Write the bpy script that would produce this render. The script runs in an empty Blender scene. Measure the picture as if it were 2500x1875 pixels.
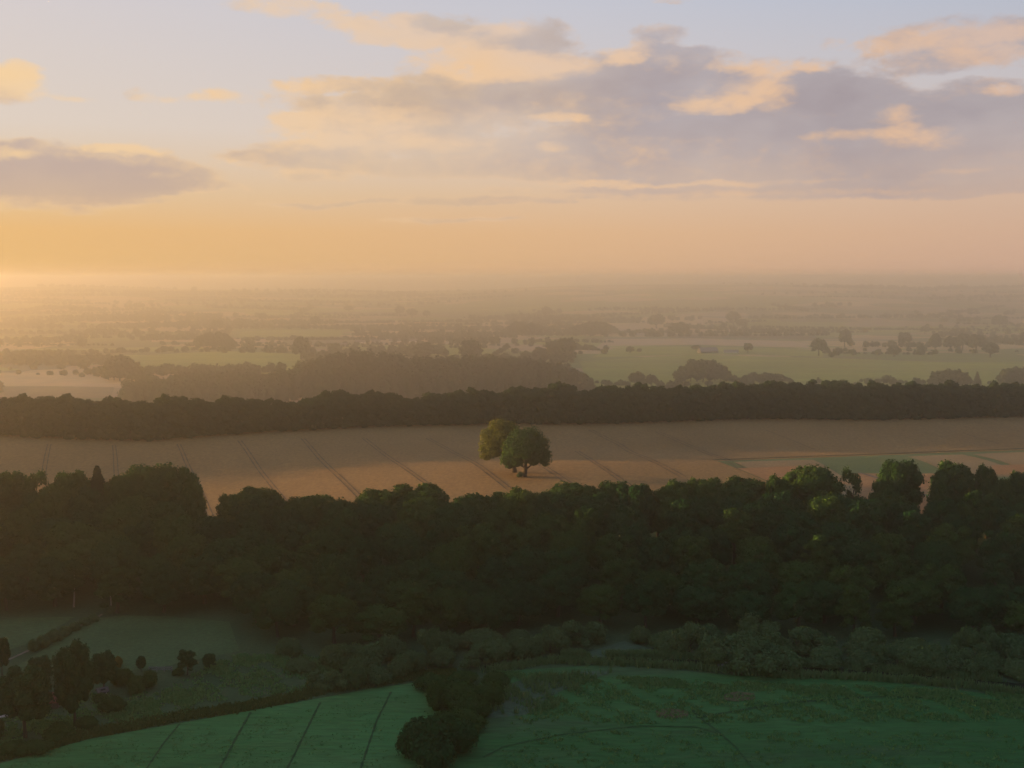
import bpy, math, random
import numpy as np
from mathutils import Matrix, Vector

S = bpy.context.scene
COL = S.collection
rng = np.random.default_rng(11)
random.seed(11)
PI = math.pi

# ------------------------------------------------------------------ camera
W0, H0, FPX = 2500.0, 1875.0, 2800.0
HORIZ = 676.0
PITCH = math.atan((H0 / 2 - HORIZ) / FPX)
CAM_Z = 70.0
cam = bpy.data.cameras.new("camera")
cam.sensor_width = 36.0
cam.lens = FPX / W0 * 36.0
cam.clip_start = 0.5
cam.clip_end = 60000
cam_o = bpy.data.objects.new("camera", cam)
COL.objects.link(cam_o)
cam_o.location = (0, 0, CAM_Z)
cam_o.rotation_euler = (PI / 2 - PITCH, 0, 0)
S.camera = cam_o

# ------------------------------------------------------------------ light and exposure
SUN_AZ = math.radians(71)      # to the left of the view
SUN_EL = math.radians(3.45)
SUN_STRENGTH = 5.0
SKY_GAIN = 0.283
NISHITA_STRENGTH = 0.05
HAZE_DENSITY = 0.00045
S.view_settings.view_transform = 'Standard'
S.view_settings.look = 'None'
S.view_settings.exposure = 1.8
S.view_settings.gamma = 1
S.view_settings.use_curve_mapping = False

cy = S.cycles
cy.use_denoising = True
cy.max_bounces = 7
cy.diffuse_bounces = 2
cy.glossy_bounces = 2
cy.transmission_bounces = 2
cy.transparent_max_bounces = 4
cy.volume_bounces = 6
cy.sample_clamp_indirect = 4
cy.caustics_reflective = False
cy.caustics_refractive = False

sun = bpy.data.lights.new("sun", 'SUN')
sun.energy = SUN_STRENGTH
sun.angle = math.radians(1.0)
sun.color = (1.0, 0.56, 0.21)
sun_o = bpy.data.objects.new("sun", sun)
COL.objects.link(sun_o)
sdir = Vector((-math.sin(SUN_AZ) * math.cos(SUN_EL), math.cos(SUN_AZ) * math.cos(SUN_EL), math.sin(SUN_EL)))
sun_o.rotation_euler = sdir.to_track_quat('Z', 'Y').to_euler()
sun_o.location = (-200, 100, 300)


def lin(r, g, b):
    f = lambda c: (c / 255) / 12.92 if c / 255 <= 0.04045 else (((c / 255) + 0.055) / 1.055) ** 2.4
    return (f(r), f(g), f(b))


class NT:
    """small helper for writing node trees"""
    def __init__(s, tree):
        s.t = tree
        s.n = tree.nodes
        s.l = tree.links

    def put(s, sock, v):
        if isinstance(v, bpy.types.NodeSocket):
            s.l.new(v, sock)
        elif v is not None:
            if hasattr(sock.default_value, '__len__'):
                if not hasattr(v, '__len__'):
                    v = (v,) * len(sock.default_value)
                v = tuple(v)
                if len(sock.default_value) == 4 and len(v) == 3:
                    v = v + (1.0,)
            sock.default_value = v

    def m(s, op, a, b=None, c=None, clamp=False):
        n = s.n.new('ShaderNodeMath'); n.operation = op; n.use_clamp = clamp
        for i, v in enumerate((a, b, c)):
            if v is not None:
                s.put(n.inputs[i], v)
        return n.outputs[0]

    def v(s, op, a, b=None, c=None):
        n = s.n.new('ShaderNodeVectorMath'); n.operation = op
        for i, x in enumerate((a, b, c)):
            if x is not None:
                s.put(n.inputs[i], x)
        return n.outputs['Value'] if op in ('DOT_PRODUCT', 'LENGTH', 'DISTANCE') else n.outputs[0]

    def mix(s, f, a, b, mode='MIX'):
        n = s.n.new('ShaderNodeMix'); n.data_type = 'RGBA'; n.blend_type = mode; n.clamp_factor = True
        s.put(n.inputs[0], f); s.put(n.inputs[6], a); s.put(n.inputs[7], b)
        return n.outputs[2]

    def rng(s, x, a, b, c=0.0, d=1.0, smooth=False):
        n = s.n.new('ShaderNodeMapRange'); n.clamp = True
        if smooth:
            n.interpolation_type = 'SMOOTHSTEP'
        s.put(n.inputs[0], x)
        for i, q in enumerate((a, b, c, d)):
            s.put(n.inputs[i + 1], q)
        return n.outputs[0]

    def noise(s, vec, scale, detail=4, rough=0.55, dist=0.0):
        n = s.n.new('ShaderNodeTexNoise'); n.noise_dimensions = '3D'
        if vec is not None:
            s.l.new(vec, n.inputs['Vector'])
        n.inputs['Scale'].default_value = scale
        n.inputs['Detail'].default_value = detail
        n.inputs['Roughness'].default_value = rough
        n.inputs['Distortion'].default_value = dist
        return n.outputs['Fac']

    def comb(s, x, y, z=0.0):
        n = s.n.new('ShaderNodeCombineXYZ')
        for i, q in enumerate((x, y, z)):
            s.put(n.inputs[i], q)
        return n.outputs[0]

    def sep(s, vec):
        n = s.n.new('ShaderNodeSeparateXYZ'); s.l.new(vec, n.inputs[0])
        return n.outputs

    def ramp(s, f, stops):
        n = s.n.new('ShaderNodeValToRGB')
        s.put(n.inputs[0], f)
        e = n.color_ramp.elements
        while len(e) < len(stops):
            e.new(0.5)
        for i, (p, c) in enumerate(stops):
            e[i].position = p
            e[i].color = tuple(c) + (1.0,)
        return n.outputs[0]


# ------------------------------------------------------------------ sky (directions in degrees: azimuth right of +Y, elevation)
def pix_dir(px, py):
    u = (px - W0 / 2) / FPX
    v = (H0 / 2 - py) / FPX
    f = np.array([0, math.cos(PITCH), -math.sin(PITCH)])
    up = np.array([0, math.sin(PITCH), math.cos(PITCH)])
    return f + u * np.array([1.0, 0, 0]) + v * up


def azel(px, py):
    d = pix_dir(px, py)
    return math.degrees(math.atan2(d[0], d[1])), math.degrees(math.atan2(d[2], math.hypot(d[0], d[1])))


world = bpy.data.worlds.new("World")
S.world = world
world.use_nodes = True
world.cycles.sampling_method = 'MANUAL'
world.cycles.sample_map_resolution = 512
wt = NT(world.node_tree)
wt.n.clear()
tc = wt.n.new('ShaderNodeTexCoord').outputs['Generated']
X, Y, Z = wt.sep(tc)
AZ = wt.m('MULTIPLY', wt.m('ARCTAN2', X, Y), 180 / PI)
EL = wt.m('MULTIPLY', wt.m('ARCSINE', Z), 180 / PI)
# cloud domain, warped by noise so that outlines are ragged; the noise is stretched sideways
P0 = wt.comb(wt.m('MULTIPLY', AZ, 0.45), EL, 0.0)
w1 = wt.noise(P0, 0.42, 6, 0.60)
w2 = wt.noise(wt.v('ADD', P0, (31.0, 17.0, 5.0)), 0.50, 6, 0.62)
big = wt.noise(wt.v('ADD', P0, (7.0, 3.0, 11.0)), 0.30, 3, 0.5)
AZw = wt.m('ADD', AZ, wt.m('MULTIPLY', wt.m('SUBTRACT', w1, 0.5), 3.6))
ELw = wt.m('ADD', EL, wt.m('MULTIPLY', wt.m('SUBTRACT', w2, 0.5), 1.3))
PW = wt.comb(AZw, ELw, 0.0)


def blobs(lst):
    acc = None
    for (px, py, rx, ry, w) in lst:
        a, e = azel(px, py)
        ra = rx / 48.0
        re = ry / 48.0
        d = wt.v('MULTIPLY', wt.v('SUBTRACT', PW, (a, e, 0)), (1 / ra, 1 / re, 0))
        q = wt.m('MULTIPLY_ADD', wt.v('DOT_PRODUCT', d, d), -1.0 * 0.55, 1.0)
        q = wt.m('MAXIMUM', q, 0.0)
        acc = wt.m('MULTIPLY', q, w) if acc is None else wt.m('MULTIPLY_ADD', q, w, acc)
    return acc


DENS = blobs([
    (1010, 70, 165, 34, .75), (1130, 110, 130, 34, .5), (1290, 120, 110, 62, .75), (1180, 165, 210, 32, .4),
    (1250, 235, 280, 60, .6), (1000, 240, 320, 42, .45), (800, 205, 120, 16, .4), (820, 250, 120, 16, .3),
    (730, 292, 60, 18, .5), (900, 320, 220, 50, .5), (1150, 340, 380, 70, .45),
    (1550, 190, 180, 55, .8), (1700, 175, 130, 42, .6), (1600, 105, 60, 34, .5), (1660, 130, 110, 14, .4),
    (1950, 225, 190, 62, .85), (2120, 225, 90, 30, .5), (2060, 285, 60, 50, .5), (1700, 300, 260, 60, .8), (2400, 290, 220, 70, .9),
    (2230, 310, 130, 50, .6), (1800, 380, 560, 62, .8), (1450, 410, 520, 30, .55), (2300, 410, 380, 48, .8), (2200, 462, 520, 15, .55),
    (740, 385, 170, 28, .65), (830, 425, 130, 18, .5), (620, 385, 80, 12, .4), (1150, 415, 200, 20, .3),
    (130, 430, 270, 62, 1.1), (330, 430, 190, 40, 1.0), (480, 457, 130, 12, .7), (60, 395, 90, 32, .5), (300, 372, 95, 20, .7), (330, 495, 200, 5, .25),
    (45, 205, 66, 36, .85), (190, 238, 55, 8, .35), (525, 236, 62, 14, .5), (330, 225, 26, 14, .3), (400, 240, 60, 8, .3), (80, 350, 30, 8, .25),
    (690, 20, 120, 20, .5), (830, 52, 70, 20, .25), (2330, 105, 160, 48, .75), (2480, 95, 60, 50, .5), (2230, 165, 80, 22, .3),
    (2060, 105, 45, 16, .25), (1640, 0, 50, 8, .3), (2380, 200, 70, 12, .2),
    (850, 498, 180, 7, .95), (1190, 491, 170, 9, 1.0), (1130, 539, 170, 6, .8), (1530, 462, 300, 10, .45), (1400, 480, 200, 5, .25),
])
LIT = blobs([
    (1085, 52, 70, 22, -.9), (1330, 95, 50, 40, -.5), (1180, 230, 150, 22, -.4), (180, 440, 240, 40, -.7), (2000, 215, 90, 45, -.7), (2120, 290, 60, 30, -.5), (1500, 200, 120, 30, -.5), (2420, 300, 120, 50, -.6), (1800, 310, 200, 22, -.5),
    (930, 72, 140, 34, 1.0), (1070, 125, 150, 28, .8), (1270, 165, 170, 30, 1.1), (1230, 75, 80, 20, .8), (1130, 165, 90, 20, .6),
    (710, 20, 120, 22, 1.0), (720, 295, 70, 26, .8), (880, 290, 170, 26, .6), (900, 340, 130, 26, .65), (1080, 350, 90, 18, .5), (760, 345, 110, 20, .6),
    (740, 208, 110, 14, .5), (1360, 292, 60, 10, .7), (1350, 362, 34, 10, .7), (740, 415, 60, 8, .5),
    (1740, 258, 66, 22, .9), (1850, 220, 70, 40, .9), (1900, 165, 90, 14, .7), (1990, 158, 50, 12, .6), (1535, 150, 40, 14, .8), (1785, 158, 44, 12, .7),
    (2190, 285, 62, 24, .8), (2260, 330, 90, 24, .8), (2080, 330, 100, 13, .6), (2290, 95, 160, 30, .9), (2400, 140, 120, 18, .7), (2440, 222, 40, 14, .8),
    (1530, 120, 60, 20, .5), (2480, 90, 60, 30, .5), (2060, 105, 45, 16, .6), (1350, 90, 30, 14, .3), (1600, 0, 90, 10, .6),
    (1650, 445, 330, 6, .6), (2350, 412, 90, 6, .4), (1900, 466, 300, 6, .35),
    (45, 195, 80, 40, .9), (290, 362, 90, 12, .8), (525, 236, 70, 16, .8), (190, 238, 60, 10, .7), (400, 240, 60, 9, .7), (30, 378, 60, 12, .5), (370, 430, 60, 10, .35),
])
P1 = wt.comb(wt.m('MULTIPLY', AZ, 0.62), wt.m('MULTIPLY', EL, 1.1), 0.0)
fb = wt.noise(wt.v('ADD', P1, (3.0, 9.0, 2.0)), 0.95, 7, 0.60, 0.3)
fb2 = wt.noise(wt.v('ADD', P1, (13.0, 2.0, 8.0)), 0.8, 6, 0.62, 0.4)
fb3 = wt.noise(wt.v('ADD', P1, (5.0, 19.0, 7.0)), 2.7, 6, 0.64, 0.4)
dens = wt.m('MULTIPLY_ADD', wt.m('SUBTRACT', fb, 0.5), 1.35, wt.m('MULTIPLY', DENS, 1.18))
dens = wt.m('MULTIPLY_ADD', wt.m('SUBTRACT', fb3, 0.5), 0.6, dens)
dens = wt.m('MULTIPLY', dens, wt.m('MINIMUM', wt.m('MULTIPLY', DENS, 8.0), 1.0))
alpha = wt.rng(dens, 0.02, 0.72, 0, 1, True)
lit = wt.m('MULTIPLY_ADD', wt.m('SUBTRACT', fb2, 0.5), 1.7, wt.m('MULTIPLY', LIT, 1.15))
lit = wt.m('MULTIPLY_ADD', wt.m('SUBTRACT', fb3, 0.5), 0.9, lit)
lit = wt.m('ADD', lit, wt.rng(AZ, -12, 14, 0.34, 0.0))
edge = wt.rng(dens, 0.15, 0.85, 0.55, 0.0)
lit = wt.rng(wt.m('ADD', lit, edge), -0.12, 1.35, 0, 1, True)
# clear sky: warm low band, pale mauve blue above; warmer towards the sun on the left
side = wt.rng(AZ, -26, 26)
el_f = wt.rng(EL, -1, 29)


def band(stops):
    return wt.ramp(el_f, [((e + 1) / 30.0, lin(*c)) for e, c in stops])


left = band([(-1, (226, 179, 114)), (0.8, (229, 182, 115)), (2.2, (231, 184, 120)), (4, (226, 194, 152)), (7, (221, 206, 192)), (13, (212, 204, 204)), (29, (150, 165, 205))])
right = band([(-1, (207, 166, 142)), (0.5, (212, 173, 150)), (2, (215, 178, 153)), (4, (216, 185, 163)), (7, (210, 197, 193)), (12.9, (185, 192, 208)), (29, (120, 142, 190))])
base = wt.mix(side, left, right)
grey = wt.mix(wt.rng(AZ, -3, 7), lin(205, 179, 154), lin(172, 161, 165))
grey = wt.mix(wt.rng(dens, 0.75, 1.7, 0, 0.75), grey, wt.mix(side, lin(180, 158, 148), lin(157, 147, 156)))
grey = wt.mix(wt.rng(AZ, -20, -9, 1, 0), grey, lin(180, 160, 156))
low_warm = wt.rng(EL, 3.0, 7.5, 0.40, 0.0)
grey = wt.mix(low_warm, grey, base)
gold = wt.mix(side, lin(244, 208, 158), lin(230, 186, 152))
ccol = wt.mix(lit, grey, gold)
ccol = wt.mix(wt.rng(big, 0.35, 0.65, 0.0, 0.42), ccol, base)
skyc = wt.mix(wt.m('MULTIPLY', alpha, 0.96), base, ccol)
# away from the sun the sky is duller, as at daybreak
fwd = wt.rng(wt.v('DOT_PRODUCT', tc, (-math.sin(SUN_AZ) * 0.6, 0.8, 0.0)), -0.9, 0.75, 0.62, 1.0)
zen = wt.rng(EL, 13, 30, 1.0, 1.2)
skyc = wt.v('SCALE', skyc)
skyc.node.inputs['Scale'].default_value = 1.0
wt.l.new(wt.m('MULTIPLY', fwd, zen), skyc.node.inputs['Scale'])
sky = wt.n.new('ShaderNodeTexSky')
sky.sky_type = 'NISHITA'
sky.sun_disc = False
sky.sun_elevation = SUN_EL
sky.sun_rotation = -SUN_AZ
sky.air_density = 1.0
sky.dust_density = 2.0
bg1 = wt.n.new('ShaderNodeBackground'); wt.put(bg1.inputs[0], wt.mix(1.0, sky.outputs[0], (0.05, 0.05, 0.06), 'MULTIPLY')); bg1.inputs[1].default_value = NISHITA_STRENGTH
bg2 = wt.n.new('ShaderNodeBackground'); wt.l.new(skyc, bg2.inputs[0]); bg2.inputs[1].default_value = SKY_GAIN
add = wt.n.new('ShaderNodeAddShader'); wt.l.new(bg1.outputs[0], add.inputs[0]); wt.l.new(bg2.outputs[0], add.inputs[1])
wo = wt.n.new('ShaderNodeOutputWorld'); wt.l.new(add.outputs[0], wo.inputs[0])


# ------------------------------------------------------------------ terrain
def sst(a, b, x):
    t = np.clip((x - a) / (b - a), 0, 1)
    return t * t * (3 - 2 * t)


BELT_PX = [(-260, 1066), (0, 1070), (150, 1076), (350, 1083), (600, 1063), (900, 1045), (1250, 1036), (1480, 1036), (1700, 1029), (1900, 1025), (2150, 1030), (2300, 1026), (2500, 1021), (2760, 1014)]
_bx = np.array([(p - 1250) / FPX * (CAM_Z * FPX / (q - HORIZ)) for p, q in BELT_PX])
_by = np.array([CAM_Z * FPX / (q - HORIZ) for p, q in BELT_PX])


def belt_y(x):
    return np.interp(x, _bx, _by)


def hz(x, y):
    x = np.asarray(x, float); y = np.asarray(y, float)
    z = -7 + 7 * sst(246, 306, y + 0.04 * x + 4 * np.sin(x / 37.0))
    z = z + 0.5 * np.sin(x / 61.0 + 1) * np.sin(y / 47.0) * sst(300, 340, y)
    z = z + 4.2 * np.tanh((x + 70) / 80.0) * sst(302, 345, y) * (1 - sst(395, 470, y))  # field tilt shaped to catch more of the low sun
    z = z + 0.12 * np.sin(x / 9.0) * np.sin(y / 7.0 + x / 23.0) * sst(300, 250, y)
    z = z + 34 * sst(12, 110, -x - 0.45 * y) * sst(345, 300, y)  # added hill out of view on the left, shades the valley floor
    by = belt_y(x)
    z = z - 70 * sst(by + 30, by + 330, y)
    z = z + 31 * np.exp(-((x + 195) / 115) ** 2 - ((y - 1480) / 150) ** 2) + 15 * np.exp(-((x + 25) / 100) ** 2 - ((y - 1450) / 140) ** 2)
    far = sst(900, 1900, y)
    z = z + far * (3.2 * np.sin(x / 410 + y / 900) + 2.6 * np.sin(y / 330 - x / 1300 + 2))
    ff = sst(3000, 5600, y)
    z = z + ff * (1 - sst(5600, 7200, y)) * (78 + 20 * sst(-200, 700, x) + 7 * np.sin(x / 520.0) + 4 * np.sin(x / 190.0 + 1))
    z = z + sst(7400, 9600, y) * (118 + 8 * np.sin(x / 1300.0 + 2) + 5 * np.sin(x / 520.0) + 2.5 * np.sin(x / 230.0))
    return z


_ts = np.geomspace(60, 14500, 9000)


def ground_at(px, py):
    d = pix_dir(px, py)
    d = d / d[1]
    zr = CAM_Z + d[2] * _ts
    zt = hz(d[0] * _ts, _ts)
    below = np.nonzero(zr < zt)[0]
    i = below[0] if len(below) else len(_ts) - 1
    if i > 0:
        a = zr[i - 1] - zt[i - 1]; b = zr[i] - zt[i]
        t = _ts[i - 1] + (_ts[i] - _ts[i - 1]) * (a / (a - b) if a != b else 0)
    else:
        t = _ts[0]
    return float(d[0] * t), float(t), float(hz(d[0] * t, t))


def mesh_from(name, v, f, smooth=False):
    me = bpy.data.meshes.new(name)
    v = np.asarray(v, np.float32)
    f = np.asarray(f, np.int32)
    n = f.shape[1]
    me.vertices.add(len(v)); me.vertices.foreach_set('co', v.ravel())
    me.loops.add(f.size); me.loops.foreach_set('vertex_index', f.ravel())
    me.polygons.add(len(f))
    me.polygons.foreach_set('loop_start', np.arange(0, f.size, n, dtype=np.int32))
    me.polygons.foreach_set('loop_total', np.full(len(f), n, np.int32))
    if smooth:
        me.polygons.foreach_set('use_smooth', np.ones(len(f), bool))
    me.update(calc_edges=True)
    return me


def link(name, me, mat=None, parent=None, label=None, cat=None, group=None, kind=None):
    o = bpy.data.objects.new(name, me)
    COL.objects.link(o)
    if mat and me and not me.materials:
        me.materials.append(mat)
    if parent:
        o.parent = parent
    tag(o, label, cat, group, kind)
    return o


def tag(o, label=None, cat=None, group=None, kind=None):
    if label: o['label'] = label
    if cat: o['category'] = cat
    if group: o['group'] = group
    if kind: o['kind'] = kind


# ------------------------------------------------------------------ materials
def material(name):
    m = bpy.data.materials.new(name)
    m.use_nodes = True
    t = NT(m.node_tree)
    t.n.clear()
    out = t.n.new('ShaderNodeOutputMaterial')
    return m, t, out


def soil(name, ca, cb, cc=None, scale=0.08, fine=1.2, stretch=(1, 1, 1), rough=0.95, bump=0.35, spec=0.1):
    """three-tone mottled ground cover"""
    m, t, out = material(name)
    g = t.n.new('ShaderNodeNewGeometry').outputs['Position']
    p = t.v('MULTIPLY', g, stretch)
    a = t.noise(p, scale, 5, 0.6)
    b = t.noise(p, fine, 4, 0.6)
    c = t.mix(t.rng(a, 0.36, 0.64), ca, cb)
    if cc:
        c = t.mix(t.rng(t.noise(t.v('ADD', p, (40, 20, 0)), scale * 0.6, 4, 0.65), 0.50, 0.68), c, cc)
    c = t.mix(t.rng(b, 0.28, 0.72, 0.0, 0.7), c, t.mix(0.6, c, (0.0, 0.0, 0.0)))
    bs = t.n.new('ShaderNodeBsdfPrincipled')
    t.put(bs.inputs['Base Color'], c)
    bs.inputs['Roughness'].default_value = rough
    bs.inputs['Specular IOR Level'].default_value = spec
    bp = t.n.new('ShaderNodeBump'); bp.inputs['Strength'].default_value = bump; bp.inputs['Distance'].default_value = 0.5
    t.l.new(b, bp.inputs['Height']); t.l.new(bp.outputs[0], bs.inputs['Normal'])
    t.l.new(bs.outputs[0], out.inputs[0])
    return m


def foliage(name, ca, cb, trans=0.25, rnd=0.5):
    m, t, out = material(name)
    oi = t.n.new('ShaderNodeObjectInfo').outputs['Random']
    co = t.n.new('ShaderNodeTexCoord').outputs['Object']
    n = t.noise(co, 0.55, 3, 0.6)
    f = t.m('ADD', t.m('MULTIPLY', oi, rnd), t.m('MULTIPLY', t.rng(n, 0.3, 0.7), 1 - rnd))
    c = t.mix(f, ca, cb)
    d = t.n.new('ShaderNodeBsdfDiffuse'); t.put(d.inputs[0], c)
    tr = t.n.new('ShaderNodeBsdfTranslucent'); t.put(tr.inputs[0], t.mix(1.0, c, (1.5, 1.25, 0.5), 'MULTIPLY'))
    mx = t.n.new('ShaderNodeMixShader'); mx.inputs[0].default_value = trans
    t.l.new(d.outputs[0], mx.inputs[1]); t.l.new(tr.outputs[0], mx.inputs[2])
    t.l.new(mx.outputs[0], out.inputs[0])
    return m


def plain(name, c, rough=0.8, spec=0.3, metal=0.0, var=0.25, scale=3.0):
    m, t, out = material(name)
    co = t.n.new('ShaderNodeTexCoord').outputs['Object']
    n = t.noise(co, scale, 4, 0.6)
    b = t.n.new('ShaderNodeBsdfPrincipled')
    t.put(b.inputs['Base Color'], t.mix(t.rng(n, 0.3, 0.7, 0, var), c, tuple(q * 0.45 for q in c)))
    b.inputs['Roughness'].default_value = rough
    b.inputs['Specular IOR Level'].default_value = spec
    b.inputs['Metallic'].default_value = metal
    t.l.new(b.outputs[0], out.inputs[0])
    return m


M = dict(
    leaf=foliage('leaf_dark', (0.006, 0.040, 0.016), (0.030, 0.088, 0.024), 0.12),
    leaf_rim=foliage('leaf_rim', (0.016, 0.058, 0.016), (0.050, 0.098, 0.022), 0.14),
    leaf_oak_lit=foliage('leaf_oak_lit', (0.075, 0.110, 0.022), (0.13, 0.14, 0.026), 0.35),  # sunlit yellow put into the leaf colour of the rear oak
    leaf_belt=foliage('leaf_belt', (0.026, 0.060, 0.030), (0.050, 0.084, 0.032), 0.2),
    leaf_far=foliage('leaf_far', (0.028, 0.048, 0.020), (0.050, 0.066, 0.025), 0.2),
    willow=foliage('leaf_willow', (0.050, 0.110, 0.044), (0.090, 0.145, 0.050), 0.2),
    conifer=foliage('needles', (0.018, 0.034, 0.018), (0.03, 0.05, 0.022), 0.1),
    yellow=foliage('leaf_yellow', (0.12, 0.11, 0.02), (0.16, 0.12, 0.02), 0.3),
    bark=plain('bark', (0.07, 0.055, 0.04), 0.95, 0.1, var=0.7),
    birch=plain('birch_bark', (0.30, 0.28, 0.24), 0.9, 0.1, var=0.9, scale=5),
    whitewall=plain('white_render', (0.75, 0.73, 0.70), 0.8),
    redroof=plain('red_tiles', (0.19, 0.065, 0.04), 0.85, var=0.6),
    greyroof=plain('grey_roof', (0.22, 0.21, 0.21), 0.7, var=0.5),
    wood=plain('grey_wood', (0.20, 0.19, 0.20), 0.8, var=0.5),
    darkwood=plain('dark_wood', (0.10, 0.08, 0.07), 0.8, var=0.5),
    glass=plain('window_glass', (0.03, 0.035, 0.04), 0.15, 0.6, var=0.0),
    brick=plain('brick', (0.30, 0.16, 0.11), 0.9, var=0.4),
    stone=plain('tower_stone', (0.20, 0.20, 0.22), 0.9, var=0.3),
)
MEADOW = soil('meadow_green', (0.030, 0.130, 0.028), (0.050, 0.162, 0.040), (0.070, 0.112, 0.046), 0.07, 1.0, (0.22, 1.0, 1), bump=0.6)
PASTURE = soil('pasture', (0.056, 0.190, 0.044), (0.082, 0.240, 0.066), (0.082, 0.150, 0.040), 0.06, 1.0, (0.22, 1.0, 1), bump=0.6)
PADDOCK = soil('paddock', (0.055, 0.112, 0.034), (0.078, 0.142, 0.046), None, 0.06, 1.2, bump=0.4)
ROUGH = soil('rough_grass', (0.032, 0.060, 0.024), (0.050, 0.078, 0.028), (0.050, 0.062, 0.048), 0.09, 1.5, (0.6, 1, 1), bump=0.8)
WHEAT = soil('ripe_wheat', (0.305, 0.182, 0.058), (0.345, 0.21, 0.070), (0.265, 0.165, 0.054), 0.02, 0.9, (1, 0.5, 1), bump=0.25)
TRACK = soil('crop_track', (0.12, 0.08, 0.04), (0.15, 0.10, 0.05), None, 0.2, 1.5)
MARGIN = soil('grass_margin', (0.05, 0.075, 0.03), (0.065, 0.09, 0.04), None, 0.2, 1.5)
GREENCROP = soil('green_crop', (0.13, 0.175, 0.06), (0.16, 0.20, 0.07), None, 0.05, 1.2)
STUBBLE = soil('stubble', (0.38, 0.20, 0.075), (0.42, 0.24, 0.09), None, 0.05, 1.2)
BARLEY = soil('pale_barley', (0.29, 0.21, 0.09), (0.33, 0.24, 0.105), None, 0.05, 1.2)
DITCH = soil('ditch_plants', (0.030, 0.050, 0.020), (0.045, 0.060, 0.026), None, 0.3, 1.5)
FURROW = soil('wet_furrow', (0.020, 0.075, 0.020), (0.030, 0.090, 0.026), None, 0.3, 1.5)
PATHM = soil('gravel_path', (0.17, 0.145, 0.10), (0.21, 0.18, 0.13), None, 0.4, 2.0)
FGREEN = soil('far_green_field', (0.27, 0.32, 0.060), (0.38, 0.42, 0.085), (0.30, 0.30, 0.080), 0.012, 0.15, (0.5, 1.6, 1))
FTAN = soil('far_tan_field', (0.54, 0.40, 0.24), (0.60, 0.44, 0.27), None, 0.012, 0.12, (0.5, 1.5, 1))
PALETAN = soil('dull_tan_field', (0.26, 0.20, 0.10), (0.30, 0.23, 0.115), None, 0.012, 0.12)
FOCHRE = soil('far_ochre_field', (0.50, 0.30, 0.12), (0.55, 0.34, 0.14), None, 0.012, 0.12)
FDARK = soil('far_dark_field', (0.14, 0.11, 0.075), (0.18, 0.13, 0.08), None, 0.012, 0.12)
REEDM = soil('reed_litter', (0.060, 0.115, 0.055), (0.085, 0.14, 0.068), None, 0.3, 1.8, (0.5, 1, 1), bump=0.8)
DRYGRASS = soil('dry_grass', (0.10, 0.10, 0.04), (0.15, 0.12, 0.055), None, 0.4, 2.0, bump=0.8)

# river water
WATER, t, out = material('river_water')
b = t.n.new('ShaderNodeBsdfPrincipled')
b.inputs['Base Color'].default_value = (0.012, 0.018, 0.014, 1)
b.inputs['Roughness'].default_value = 0.16
b.inputs['IOR'].default_value = 1.33
bp = t.n.new('ShaderNodeBump'); bp.inputs['Strength'].default_value = 0.10
t.l.new(t.noise(t.n.new('ShaderNodeNewGeometry').outputs['Position'], 1.5, 3), bp.inputs['Height'])
t.l.new(bp.outputs[0], b.inputs['Normal']); t.l.new(b.outputs[0], out.inputs[0])

# base ground: rough grass near, a patchwork of fields far off
GROUND, t, out = material('ground')
g = t.n.new('ShaderNodeNewGeometry').outputs['Position']
gx, gy, gz_ = t.sep(g)
vor = t.n.new('ShaderNodeTexVoronoi'); vor.feature = 'F1'; vor.distance = 'MANHATTAN'
wp = t.v('ADD', t.v('MULTIPLY', g, (0.0032, 0.0046, 0.0)), t.comb(0.0, t.m('MULTIPLY', gx, 0.0006), 0.0))
t.l.new(wp, vor.inputs['Vector']); vor.inputs['Scale'].default_value = 1.0; vor.inputs['Randomness'].default_value = 0.9
pick = t.sep(vor.outputs['Color'])[0]
rp = t.n.new('ShaderNodeValToRGB'); t.l.new(pick, rp.inputs[0]); rp.color_ramp.interpolation = 'CONSTANT'
stops = [(0, (0.20, 0.24, 0.075)), (.2, (0.50, 0.38, 0.22)), (.36, (0.16, 0.18, 0.07)), (.5, (0.28, 0.32, 0.09)), (.62, (0.38, 0.29, 0.17)), (.74, (0.20, 0.18, 0.10)), (.84, (0.56, 0.42, 0.22)), (.93, (0.32, 0.36, 0.11))]
e = rp.color_ramp.elements
while len(e) < len(stops): e.new(0.5)
for i, (p_, c_) in enumerate(stops):
    e[i].position = p_; e[i].color = c_ + (1,)
farc = t.mix(t.rng(t.noise(g, 0.02, 4), .3, .7, 0, .35), rp.outputs[0], (0.08, 0.09, 0.05))
nearc = t.mix(t.rng(t.noise(g, 0.09, 5, .6), .36, .64), (0.036, 0.080, 0.030), (0.060, 0.105, 0.040))
nearc = t.mix(t.rng(t.noise(g, 1.3, 4, .6), .3, .75, 0, .5), nearc, (0.018, 0.028, 0.012))
bs = t.n.new('ShaderNodeBsdfPrincipled'); bs.inputs['Roughness'].default_value = 1.0; bs.inputs['Specular IOR Level'].default_value = 0.05
t.put(bs.inputs['Base Color'], t.mix(t.rng(gy, 560, 640), nearc, farc))
bp = t.n.new('ShaderNodeBump'); bp.inputs['Strength'].default_value = 0.6; bp.inputs['Distance'].default_value = 0.5
t.l.new(t.noise(g, 1.3, 4, .6), bp.inputs['Height']); t.l.new(bp.outputs[0], bs.inputs['Normal'])
t.l.new(bs.outputs[0], out.inputs[0])

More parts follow.
